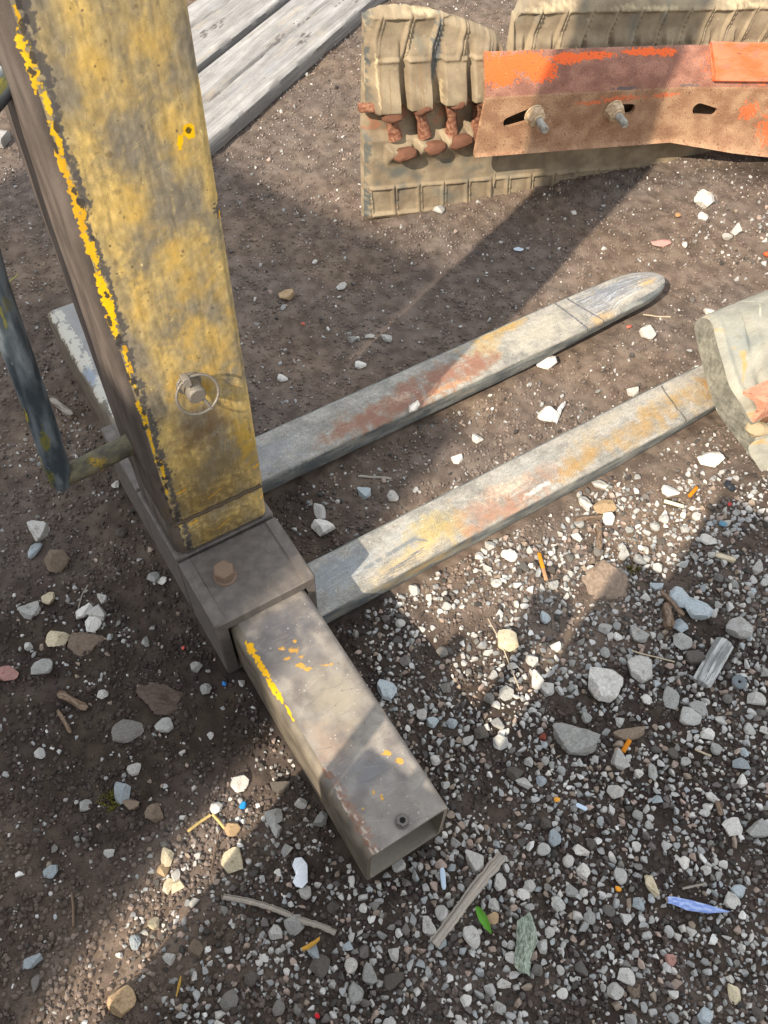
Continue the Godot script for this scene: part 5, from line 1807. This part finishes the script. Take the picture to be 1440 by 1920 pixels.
const STONES := [
	[0.421, -0.675, 70.0, 64.0, "pale", "large pale grey stone with a notched corner among dark gravel"],
	[0.359, -0.567, 78.8, 51.9, "grey", "large pale stone with a brown stain and a pointed end"],
	[0.494, -0.710, 50.6, 48.6, "pale", "large speckled pale stone under the thin straw"],
	[0.598, -0.862, 51.2, 38.4, "bluish", "wedge-shaped grey stone beside the split wood sliver"],
	[0.623, -0.839, 55.0, 44.4, "bluish", "lumpy blue-grey stone, right of the wedge-shaped one"],
	[0.698, -0.800, 45.9, 48.0, "grey", "tall grey stone close behind the fluted wood stub"],
	[0.589, -0.806, 29.3, 25.1, "bluish", ""],
	[0.554, -0.893, 28.0, 16.1, "bluish", ""],
	[0.680, -1.009, 38.0, 24.6, "white", "flat white stone in the shaded gravel below the black cap"],
	[0.584, -0.769, 28.9, 35.1, "grey", ""],
	[0.546, -0.654, 29.8, 43.6, "grey", "rectangular grey slab-like stone standing out of the gravel"],
	[0.571, -0.618, 35.2, 37.2, "grey", ""],
	[0.591, -0.634, 29.5, 33.5, "grey", ""],
	[0.458, -0.581, 58.0, 23.2, "brown", "slim pointed grey-brown stone touching a cigarette end"],
	[0.434, -0.530, 32.2, 26.5, "pale", ""],
	[0.418, -0.474, 27.8, 24.1, "pale", ""],
	[0.597, -0.582, 25.1, 21.3, "pale", ""],
	[0.607, -0.557, 23.0, 21.1, "grey", ""],
	[0.703, -0.656, 35.7, 25.8, "pale", ""],
	[0.606, -0.738, 38.8, 28.6, "dark", "dark brown rounded stone beside the fluted wood stub"],
	[0.647, -0.530, 24.6, 28.4, "bluish", ""],
	[0.489, -0.511, 16.0, 28.2, "grey", ""],
	[0.641, -0.500, 20.6, 20.6, "pale", ""],
	[0.491, -0.465, 17.6, 16.6, "bluish", ""],
	[0.502, -0.780, 37.3, 27.0, "grey", ""],
	[0.434, -0.742, 20.5, 17.4, "grey", ""],
	[0.246, -0.755, 41.1, 41.1, "cream", "cream rounded stone at the rim of the sunlit patch"],
	[0.467, -1.146, 35.0, 23.3, "white", ""],
	[0.429, -1.097, 29.9, 29.9, "white", ""],
	[0.620, -1.132, 39.5, 24.4, "pale", ""],
	[0.722, -1.221, 57.3, 40.6, "white", "largest white stone, beside the hollow under the scraper wing"],
	[0.261, -0.954, 35.1, 24.2, "white", "knobbly white stone on the sunlit soil near the charred cigarette end"],
	[0.323, -0.812, 19.9, 25.1, "bluish", ""],
	[0.346, -0.888, 25.8, 21.5, "grey", ""],
	[0.474, -1.087, 50.4, 36.7, "tan", "tan flat stone between the two wood splinters"],
	[0.477, -1.054, 29.5, 24.9, "white", "white triangular stone just below the tan one"],
	[0.500, -0.969, 26.5, 24.3, "grey", ""],
	[0.531, -0.957, 28.6, 19.8, "grey", ""],
	[0.017, -0.649, 33.7, 39.6, "bluish", "pitted grey stone close to the cross tube's edge"],
	[0.189, -0.571, 26.9, 23.1, "dark", ""],
	[0.237, -0.647, 27.7, 25.7, "grey", "triangular grey stone with a dark spot, below the thin straw"],
	[0.298, -0.678, 26.0, 32.0, "pale", ""],
	[0.315, -0.664, 25.9, 25.9, "pale", ""],
	[0.291, -0.719, 24.4, 24.4, "pale", ""],
	[0.137, -0.589, 18.4, 18.4, "bluish", ""],
	[0.102, -0.590, 19.4, 21.3, "bluish", ""],
	[0.245, -0.500, 24.4, 26.2, "dark", ""],
	[0.259, -0.484, 27.9, 20.5, "pale", ""],
	[0.301, -0.570, 14.4, 13.5, "red", ""],
	[0.223, -0.555, 24.9, 26.8, "grey", ""],
	[0.171, -0.354, 26.6, 35.4, "white", "chipped white stone touching the wooden strip's upper end"],
	[0.163, -0.237, 25.3, 32.1, "pale", "smooth pale oval stone below the green leaf"],
	[0.200, -0.286, 18.9, 18.9, "pale", ""],
	[0.260, -0.317, 20.9, 17.4, "pale", ""],
	[0.249, -0.304, 22.6, 16.5, "pale", ""],
	[0.212, -0.321, 19.2, 26.2, "pale", ""],
	[0.613, -0.422, 30.9, 29.1, "pale", ""],
	[0.654, -0.420, 32.7, 34.5, "grey", ""],
	[0.307, -0.394, 20.7, 27.0, "bluish", ""],
	[0.457, -0.323, 21.8, 31.5, "cream", ""],
	[0.588, -0.307, 26.1, 24.3, "pale", ""],
	[0.603, -0.321, 20.1, 24.5, "bluish", ""],
	[0.401, -0.190, 29.8, 22.3, "pale", ""],
	[0.382, -0.170, 23.0, 24.6, "pale", ""],
	[0.413, -0.177, 26.3, 29.6, "clod", ""],
	[0.564, -0.172, 18.9, 26.3, "cream", ""],
	[0.210, -0.173, 19.7, 17.2, "pale", ""],
	[0.273, -0.229, 21.9, 20.2, "grey", ""],
	[0.474, -0.217, 16.7, 17.6, "pink", ""],
	[0.515, -0.140, 24.3, 21.0, "bluish", ""],
	[0.178, -0.348, 15.0, 21.2, "red", "red-brown chip of brick beneath the chipped white stone"],
	[0.198, -0.266, 17.1, 20.5, "tan", ""],
	[-0.232, -0.465, 27.7, 29.6, "white", "bright white flat stone at the top of the sunlit strip"],
	[-0.161, -0.464, 33.3, 19.4, "dark", ""],
	[-0.167, -0.412, 30.8, 25.4, "grey", ""],
	[-0.162, -0.391, 18.9, 25.2, "grey", ""],
	[-0.088, -0.408, 23.5, 27.1, "grey", ""],
	[-0.227, -0.339, 40.5, 33.4, "cream", "large cream stone, biggest in the sunlit strip's upper half"],
	[-0.124, -0.436, 17.4, 19.2, "pale", ""],
	[-0.118, -0.247, 30.5, 27.1, "grey", "grey stone pinned under the curved twig"],
	[0.096, -0.251, 28.8, 23.8, "pale", ""],
	[0.004, -0.180, 28.0, 24.7, "grey", ""],
	[-0.016, -0.154, 22.8, 29.3, "grey", ""],
	[-0.206, -0.138, 24.3, 29.1, "slab", ""],
	[0.045, -0.342, 22.9, 22.9, "grey", ""],
	[-0.085, -0.207, 19.2, 25.0, "bluish", "blue-grey pebble under the curled ochre leaf scrap"],
	[0.040, -0.172, 26.3, 29.5, "dark", ""],
	[-0.074, -0.188, 29.7, 29.7, "dark", ""],
	[-0.131, -0.131, 16.9, 22.6, "slab", ""],
	[-0.367, -0.131, 40.3, 37.1, "tan", "largest rounded stone, at the sunlit strip's low end"],
	[-0.337, -0.342, 21.1, 28.2, "cream", ""],
	[-0.341, -0.322, 19.2, 21.0, "tan", ""],
	[-0.318, -0.313, 14.8, 19.2, "white", ""],
	[-0.329, -0.297, 15.6, 22.5, "cream", ""],
	[-0.311, -0.298, 24.2, 19.9, "cream", ""],
	[-0.368, -0.410, 32.6, 28.1, "brown", "brown lumpy stone on dark soil below the moss"],
	[-0.431, -0.444, 29.4, 34.9, "bluish", "grey stone with a dark edge touching the moss"],
	[-0.411, -0.425, 27.3, 18.2, "brown", ""],
	[-0.418, -0.484, 24.2, 20.5, "pale", ""],
	[-0.380, -0.565, 26.9, 30.7, "grey", ""],
	[-0.444, -0.553, 53.5, 38.2, "slab", "broad slate-grey slab stone flat on the dark soil"],
	[-0.491, -0.421, 20.0, 20.0, "grey", ""],
	[-0.522, -0.312, 22.6, 20.9, "bluish", ""],
	[-0.516, -0.179, 23.0, 26.3, "bluish", ""],
	[-0.506, -0.153, 13.0, 24.4, "slab", ""],
	[-0.235, -0.388, 21.5, 25.1, "tan", ""],
	[-0.267, -0.422, 20.0, 21.8, "pale", ""],
	[-0.364, -0.213, 17.5, 21.7, "bluish", ""],
	[-0.307, -0.192, 19.9, 18.2, "pale", ""],
	[-0.268, -0.206, 21.6, 26.6, "brown", ""],
	[-0.341, -0.242, 18.6, 16.9, "cream", ""],
	[-0.589, -0.506, 18.8, 16.9, "grey", ""],
	[-0.434, -0.345, 19.4, 13.2, "grey", ""],
	[-0.711, -0.968, 41.9, 41.9, "pale", "square pale stone with a small hole, beyond the handle's elbow"],
	[-0.710, -0.924, 20.7, 39.2, "bluish", "bluish shard leaning below the square pale stone"],
	[-0.655, -0.897, 45.3, 45.3, "brown", "large brownish stone with a yellow stain below the handle"],
	[-0.652, -0.814, 25.2, 27.3, "cream", ""],
	[-0.678, -0.785, 37.4, 29.1, "grey", ""],
	[-0.613, -0.729, 42.8, 28.5, "cream", ""],
	[-0.626, -0.665, 41.8, 27.9, "grey", ""],
	[-0.575, -0.786, 27.0, 33.2, "pale", ""],
	[-0.549, -0.783, 33.2, 33.2, "pale", ""],
	[-0.553, -0.763, 33.0, 28.9, "pale", ""],
	[-0.549, -0.820, 23.1, 18.9, "pale", ""],
	[-0.455, -0.868, 25.6, 23.5, "grey", ""],
	[-0.437, -0.863, 19.2, 17.1, "white", ""],
	[-0.540, -0.973, 24.3, 19.9, "dark", ""],
	[-0.503, -0.619, 19.6, 17.6, "white", ""],
	[-0.340, -0.680, 20.0, 22.0, "grey", ""],
	[-0.445, -0.728, 16.3, 20.4, "grey", ""],
	[-0.683, -0.651, 35.7, 25.8, "pink", ""],
	[-0.559, -0.719, 64.9, 46.7, "clod", "pale crumbly clod below the pile of pale stones"],
	[-0.270, -1.717, 38.4, 32.9, "tan", ""],
	[-0.131, -1.761, 27.7, 20.8, "white", ""],
	[-0.094, -1.568, 19.8, 22.4, "grey", ""],
	[-0.051, -1.581, 26.4, 14.5, "pale", ""],
	[-0.009, -1.574, 23.7, 29.0, "grey", ""],
	[-0.069, -1.480, 27.0, 19.3, "white", ""],
	[-0.252, -1.427, 24.1, 17.7, "pale", ""],
	[-0.127, -1.004, 38.0, 46.9, "white", "white chunk with a black smear near the sleeve's far corner"],
	[-0.136, -1.048, 24.9, 36.2, "pale", ""],
	[-0.044, -1.101, 25.3, 27.6, "bluish", ""],
	[0.018, -1.092, 25.2, 23.0, "white", ""],
	[0.884, -2.176, 55.2, 46.0, "white", "biggest white stone on the sunlit soil before the steel beam"],
	[0.870, -2.107, 30.2, 22.6, "white", ""],
	[0.735, -1.988, 55.7, 29.3, "pink", "pinkish flat stone on the sunlit soil beyond the tine tip"],
	[0.643, -1.625, 40.1, 37.4, "white", "angular white stone below the scraped tine tip"],
	[0.380, -1.506, 49.2, 36.3, "white", "white stone wedged under the red tine's edge"],
	[0.370, -1.339, 39.5, 44.5, "white", "rounded white stone with the tissue scrap beside it"],
	[0.205, -1.264, 26.6, 21.8, "white", ""],
	[0.158, -1.201, 26.1, 20.2, "white", ""],
	[0.816, -1.712, 35.6, 27.4, "white", "white stone peeping out behind the scraper wing's corner"],
	[0.924, -2.031, 26.7, 25.2, "white", ""],
	[0.954, -2.052, 28.3, 32.8, "white", ""],
	[0.123, -2.095, 33.1, 27.1, "grey", "grey stone at the foot of the rubber track"],
	[0.059, -1.290, 26.8, 24.4, "pale", ""],
	[0.505, -2.110, 18.1, 16.6, "white", ""],
	[-0.290, -1.226, 14.3, 21.5, "cream", ""],
	[0.458, -0.896, 97.0, 90.5, "clod", "wide dry grey clod pressed into the gravel"],
	[-0.398, -0.615, 93.9, 54.8, "mud", "smooth flattened clod of mud beside the sleeve's foot"],
	[0.578, -1.423, 27.8, 21.5, "white", ""],
	[0.769, -0.941, 26.2, 24.1, "pale", ""],
	[0.442, -0.603, 19.5, 17.5, "grey", ""],
	[0.384, -0.611, 19.5, 21.5, "grey", ""],
]

const GRAVEL := [
	[Vector3(0.624, 0.000, -0.860), 0.26, 1.0], [Vector3(0.744, 0.000, -1.032), 0.14, 0.6], [Vector3(0.473, 0.000, -1.117), 0.13, 0.9], [Vector3(0.325, 0.000, -1.000), 0.13, 0.8], [Vector3(0.251, 0.000, -0.857), 0.14, 1.0], [Vector3(0.548, 0.000, -0.718), 0.42, 0.9], [Vector3(0.338, -0.000, -0.337), 0.42, 0.7], [Vector3(0.316, 0.000, -0.742), 0.13, 0.8], [Vector3(0.502, 0.000, -0.610), 0.22, 1.0],
	[Vector3(0.243, 0.000, -0.521), 0.16, 0.85], [Vector3(0.499, 0.000, -0.411), 0.22, 1.0], [Vector3(0.581, 0.000, -0.234), 0.16, 0.6], [Vector3(0.351, 0.000, -0.289), 0.22, 0.8], [Vector3(0.158, 0.000, -0.191), 0.20, 0.7], [Vector3(-0.039, 0.000, -0.163), 0.16, 0.6], [Vector3(-0.186, 0.000, -0.158), 0.13, 0.4], [Vector3(0.071, 0.000, -0.699), 0.10, 0.5], [Vector3(0.146, 0.000, -0.399), 0.12, 0.6], [Vector3(-0.012, 0.000, -0.775), 0.07, 0.5], [Vector3(-0.262, 0.000, -0.350), 0.13, 0.25], [Vector3(-0.566, 0.000, -0.752), 0.10, 0.3], [Vector3(0.986, 0.000, -2.065), 0.16, 0.3], [Vector3(-0.700, 0.000, -1.181), 0.10, 0.2], [Vector3(-0.136, 0.000, -1.048), 0.07, 0.2],
	[Vector3(0.95, 0, -0.55), 0.40, 0.8], [Vector3(0.7, 0, 0.1), 0.40, 0.7], [Vector3(0.1, 0, 0.2), 0.35, 0.6], [Vector3(1.15, 0, -1.1), 0.25, 0.5],
]

const DAMP_AND_LIGHT := [  # negative weights paint the sunlit soil paler
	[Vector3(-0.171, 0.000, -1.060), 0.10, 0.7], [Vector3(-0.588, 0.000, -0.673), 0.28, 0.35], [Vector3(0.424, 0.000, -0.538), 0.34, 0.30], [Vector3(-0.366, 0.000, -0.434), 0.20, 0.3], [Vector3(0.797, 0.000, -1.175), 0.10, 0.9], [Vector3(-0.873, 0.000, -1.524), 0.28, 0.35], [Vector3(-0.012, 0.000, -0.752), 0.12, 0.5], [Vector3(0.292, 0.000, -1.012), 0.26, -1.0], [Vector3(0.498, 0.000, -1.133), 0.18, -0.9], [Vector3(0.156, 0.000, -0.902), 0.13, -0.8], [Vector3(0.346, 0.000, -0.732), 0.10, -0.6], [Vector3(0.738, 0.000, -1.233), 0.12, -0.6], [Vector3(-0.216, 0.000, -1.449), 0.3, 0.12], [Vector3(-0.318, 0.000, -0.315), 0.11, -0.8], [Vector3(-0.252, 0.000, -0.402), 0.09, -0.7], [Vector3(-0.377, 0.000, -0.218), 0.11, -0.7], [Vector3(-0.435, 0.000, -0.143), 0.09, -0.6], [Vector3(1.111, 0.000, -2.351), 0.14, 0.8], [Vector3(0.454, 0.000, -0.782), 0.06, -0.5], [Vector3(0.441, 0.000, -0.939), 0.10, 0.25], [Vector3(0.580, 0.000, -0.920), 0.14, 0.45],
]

var stone_mats := {}
var stone_shapes: Array[ArrayMesh] = []
var taken: Array[Vector3] = []


func stone_mat(tone: String, step: int) -> StandardMaterial3D:
	var key := "%s%d" % [tone, step]
	if not stone_mats.has(key):
		var c: Array = TONES[tone]
		var f: float = [0.92, 1.0, 1.07][step]
		var m := mat(Color(minf(c[0] / 255.0 * f, 1), minf(c[1] / 255.0 * f, 1), minf(c[2] / 255.0 * f, 1)), 0.9, stone_skin(step), 0.0, bump_map(2), 0.04, 0.5)
		m.uv1_offset = Vector3(0.13 * step, 0.4 * step, 0.2)
		m.metallic_specular = 0.25
		stone_mats[key] = m
	return stone_mats[key]


func stone_skin(step: int) -> ImageTexture:
	var key := "skin%d" % step
	if not cache.has(key):
		var cv := canvas(256, 256)
		cv.fill(c8(206, 203, 198), c8(255, 254, 251), 1, 1.6, 1.6, 1.8, 0.10)
		cv.mottle(2, 1.2, 1.2, 0.14)
		for i in 7:
			cv.blob(rng.randf_range(0, 256), rng.randf_range(0, 256), rng.randf_range(14, 50), rng.randf_range(10, 30), rng.randf() * 3.0, [c8(176, 168, 156), c8(150, 140, 128), c8(236, 234, 230)][(i + step) % 3], 0.5, 0.8, 2, 0.8)
		cv.speckle(rng, 26, 0, 0, 256, 256, 1.5, 5.0, c8(120, 114, 106), 0.7)
		cache[key] = cv.texture()
	return cache[key]


func stone_weight(x: float, z: float) -> float:
	var g := 0.035
	for b in GRAVEL:
		var p: Vector3 = b[0]
		var q: float = Vector2(x - p.x, z - p.z).length() / b[1]
		if q < 2.0:
			g += b[2] * exp(-q * q * 1.3)
	return clampf(g * (0.82 + 1.9 * low.get_noise_2d(x * 5.0, z * 5.0)), 0.01, 1.0)


func under_iron(x: float, z: float) -> bool:
	# on the fork's own footprint: nothing loose lies there
	var p := Vector3(x, 0, z) - O
	var u := p.dot(U)
	var v := p.dot(N)
	if (u > -0.18 and u < 0.025 and v > -0.97 and v < -0.44) or (u > -0.152 and u < 0.004 and v > -1.37 and v < 0.0):
		return true
	if u >= 0.0 and u < 1.25 and ((v > -0.565 and v < -0.432) or (v > -0.905 and v < -0.772)):
		return true
	return false


func place_stone(x: float, z: float, w: float, d: float, tone: String, label: String, shape: int, fresh: Array) -> void:
	var o := MeshInstance3D.new()
	o.name = numbered("stone")
	o.mesh = stone_shapes[shape]
	var step := rng.randi_range(0, 2)
	o.material_override = stone_mat(tone, step)
	var flat := 0.55 if not (tone == "clod" or tone == "mud") else 0.22
	if label.contains("slab") or label.contains("flat"):
		flat = 0.34
	var hgt := minf(w, d) * rng.randf_range(0.85, 1.1) * flat
	var yaw := rng.randf_range(-0.4, 0.4) + (PI if rng.randf() < 0.5 else 0.0)
	if absf(w - d) < 0.25 * w:
		yaw = rng.randf() * TAU
	o.transform = Transform3D(Basis.from_euler(Vector3(rng.randf_range(-0.18, 0.18), yaw, rng.randf_range(-0.18, 0.18))).scaled_local(Vector3(w * 0.52, hgt * 0.85, d * 0.56)), Vector3(x, ground_height(x, z) + hgt * (0.48 if not (tone == "clod" or tone == "mud") else 0.1), z))
	if Vector2(x - 0.0, z).length() > 0.0 and label == "" and under_iron(x, z):
		o.position.y = 0.06 + hgt * 0.8
	add_child(o, true)
	o.set_meta("category", "stone" if not (tone == "clod" or tone == "mud") else "clod")
	taken.append(Vector3(x, maxf(w, d) * 0.5, z))
	if label:
		o.set_meta("label", label)
		return
	var best := 9.0
	var mark := ""
	for m in MARKS:
		var p: Vector3 = m[0]
		var far := Vector2(p.x - x, p.z - z).length()
		if far < best:
			best = far
			mark = m[1]
	var big := maxf(w, d)
	var size := "tiny" if big < 0.0115 else "small" if big < 0.017 else "middling" if big < 0.026 else "sizeable"
	fresh.append({"node": o, "far": best, "look": "%s %s %s stone" % [size, SAYS[tone], SHAPES[shape % 8]], "mark": mark})


func build_stones() -> void:
	for i in 8:
		stone_shapes.append(rock(200 + i * 7, 3, [14, 9, 16, 12, 8, 20, 10, 9][i], [0.05, 0.05, 0.04, 0.07, 0.03, 0.03, 0.11, 0.14][i], [0.36, 0.55, 0.46, 0.34, 0.6, 0.44, 0.45, 0.5][i], [0.66, 0.8, 0.66, 0.7, 0.85, 0.66, 0.8, 0.85][i]))
	for i in 2:
		stone_shapes.append(rock(300 + i, 3, 3, 0.26, 0.6, 0.85))
	var fresh := []
	for s in STONES:
		var tone: String = s[4]
		var label: String = s[5]
		var shape: int = [0, 2, 3, 5, 0, 3, 5, 6, 1, 7][rng.randi_range(0, 9)]
		if s[2] > 26.0:
			shape = [0, 3, 5][rng.randi_range(0, 2)]
		for k in SHAPES.size():
			if label.contains(SHAPES[k]):
				shape = k
		if label.contains("flat") or label.contains("wedge") or label.contains("triang"):
			shape = 5
		if (tone == "clod" or tone == "mud"):
			shape = 8 + int(s[2]) % 2
		place_stone(s[0], s[1], s[2] / 1000.0, s[3] / 1000.0, tone, label, shape, fresh)
	# more of the gravel's larger stones, wherever it lies thick
	var want := 300 - STONES.size()
	var tries := 0
	while want > 0 and tries < 60000:
		tries += 1
		var x := rng.randf_range(-0.75, 0.95)
		var z := rng.randf_range(-1.55, -0.06)
		if absf(x) > 0.56 - z * 0.28 or rng.randf() > stone_weight(x, z) or under_iron(x, z):
			continue
		var w := rng.randf_range(0.0145, 0.0225)
		var clear := true
		for p in taken:
			if Vector2(p.x - x, p.z - z).length() < p.y + w * 0.6:
				clear = false
				break
		if not clear:
			continue
		var tone: String = ["pale", "pale", "grey", "grey", "pale", "grey", "white", "slab", "dark", "pale", "grey", "bluish"][rng.randi_range(0, 11)]
		place_stone(x, z, w, w * rng.randf_range(0.75, 1.15), tone, "", rng.randi_range(0, 7), fresh)
		want -= 1
	fresh.sort_custom(func(a, b): return a.far < b.far)
	var count := {}
	for f in fresh:
		var key: String = f.look + f.mark
		var n: int = count.get(key, 0)
		count[key] = n + 1
		f.node.set_meta("label", "%s, %sclosest of its kind to %s" % [f.look, ORDINAL[mini(n, 11)], f.mark])
		f.node.set_meta("group", "loose stones on the soil")


func build_loose_ground() -> void:
	# gravel: pebbles too many to count
	var tones := [[0.46, 0.45, 0.43], [0.38, 0.38, 0.37], [0.30, 0.30, 0.29], [0.36, 0.38, 0.385], [0.56, 0.54, 0.50], [0.22, 0.21, 0.19], [0.12, 0.11, 0.10], [0.07, 0.065, 0.06], [0.30, 0.24, 0.19], [0.40, 0.31, 0.26], [0.16, 0.14, 0.13], [0.66, 0.65, 0.62]]
	var shapes := []
	for i in 6:
		shapes.append(rock(500 + i * 3, 2, [12, 9, 16, 8, 14, 11][i], 0.05, 0.36, 0.70))
	var where: Array = []
	var tint: Array = []
	for i in 6:
		where.append([])
		tint.append([])
	var made := 0
	var tries := 0
	var heap := {}
	for p in taken:
		var key := Vector2i(int(floor(p.x * 20.0)), int(floor(p.z * 20.0)))
		if not heap.has(key):
			heap[key] = []
		heap[key].append(p)
	while made < 23000 and tries < 620000:
		tries += 1
		var z := 0.55 - pow(rng.randf(), 1.35) * 4.1
		var half := 1.15 - z * 0.32
		var x := rng.randf_range(-half, half)
		var g := stone_weight(x, z)
		if rng.randf() > g or under_iron(x, z):
			continue
		var r := 0.0018 + 0.0056 * pow(rng.randf(), 1.5) * (0.45 + 0.7 * g)
		if made < 3600:
			r = rng.randf_range(0.0040, 0.0072)
		elif made < 9000:
			r += 0.0009
		if rng.randf() < 0.12 * g:
			r *= 1.25
		var hit := false
		var c := Vector2i(int(floor(x * 20.0)), int(floor(z * 20.0)))
		for dx in [-1, 0, 1]:
			for dz in [-1, 0, 1]:
				for p in heap.get(c + Vector2i(dx, dz), []):
					if Vector2(p.x - x, p.z - z).length() < p.y * 0.82 + r * 0.70:
						hit = true
		if hit:
			continue
		if not heap.has(c):
			heap[c] = []
		heap[c].append(Vector3(x, r, z))
		var k := rng.randi_range(0, 5)
		var b := Basis.from_euler(Vector3(rng.randf() * TAU, rng.randf() * TAU, rng.randf() * TAU)).scaled_local(Vector3(r * rng.randf_range(0.85, 1.35), r * rng.randf_range(0.6, 0.95), r))
		where[k].append(Transform3D(b, Vector3(x, ground_height(x, z) + r * rng.randf_range(0.15, 0.6), z)))
		var dark := rng.randf() < 0.38 + 0.15 * (1.0 - g)
		var t: Array = tones[rng.randi_range(5, 10)] if dark else tones[[0, 0, 1, 1, 0, 2, 3, 4, 4, 1, 11, 0][rng.randi_range(0, 11)]]
		var f := rng.randf_range(1.0, 1.4)
		tint[k].append(Color(t[0] * f, t[1] * f, t[2] * f))
		made += 1
	var gm := mat(Color.WHITE, 0.9, stone_skin(0), 0.0, null, 0.0, 0.6)
	gm.vertex_color_use_as_albedo = true
	gm.metallic_specular = 0.25
	var gravel := Node3D.new()
	gravel.name = "gravel"
	add_child(gravel)
	tag(gravel, "loose grey and white gravel strewn thickly over the dark soil", "gravel", "", "stuff")
	scatter(gravel, "pebbles", shapes, where, tint, gm)
	# crumbs of soil and grit
	var crumbs := []
	for i in 3:
		crumbs.append(rock(640 + i, 0 if i else 1, 3, 0.2, 0.6, 0.9))
	where = [[], [], []]
	tint = [[], [], []]
	made = 0
	while made < 430000:
		var z := 0.6 - pow(rng.randf(), 1.15) * 4.4
		var half := 1.2 - z * 0.36
		var x := rng.randf_range(-half, half)
		made += 1
		if under_iron(x, z):
			continue
		var patch := low.get_noise_2d(x * 6.0 + 60.0, z * 6.0)
		var near := clampf(1.0 + z / 2.2, 0.25, 1.0)
		if rng.randf() > 0.42 + 0.9 * patch + 0.35 * near:
			continue
		var r := 0.0007 + 0.0037 * pow(rng.randf(), 2.6) * (0.7 + 0.6 * near)
		var grit := rng.randf() < 0.055
		var k := rng.randi_range(0, 2)
		var b := Basis.from_euler(Vector3(rng.randf() * TAU, rng.randf() * TAU, rng.randf() * TAU)).scaled_local(Vector3(r * rng.randf_range(0.8, 1.4), r * rng.randf_range(0.7, 1.0), r))
		if grit:
			b = b.scaled(Vector3(0.75, 0.75, 0.75))
		where[k].append(Transform3D(b, Vector3(x, ground_height(x, z) + r * 0.35, z)))
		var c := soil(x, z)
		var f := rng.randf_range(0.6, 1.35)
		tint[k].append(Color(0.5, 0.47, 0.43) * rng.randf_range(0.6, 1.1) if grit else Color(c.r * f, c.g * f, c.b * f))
	var cm := mat(Color.WHITE, 0.95)
	cm.vertex_color_use_as_albedo = true
	cm.metallic_specular = 0.15
	var dirt := Node3D.new()
	dirt.name = "soil_crumbs"
	add_child(dirt)
	tag(dirt, "crumbled earth and fine grit lying loose on the trodden ground", "dirt", "", "stuff")
	scatter(dirt, "crumbs", crumbs, where, tint, cm)


func scatter(parent: Node3D, called: String, shapes: Array, where: Array, tint: Array, m: Material) -> void:
	for k in shapes.size():
		var mm := MultiMesh.new()
		mm.transform_format = MultiMesh.TRANSFORM_3D
		mm.use_colors = true
		mm.mesh = shapes[k]
		mm.instance_count = where[k].size()
		for i in where[k].size():
			mm.set_instance_transform(i, where[k][i])
			mm.set_instance_color(i, tint[k][i])
		var o := MultiMeshInstance3D.new()
		o.name = called
		o.multimesh = mm
		o.material_override = m
		o.set_meta("kind", "stuff")
		parent.add_child(o, true)
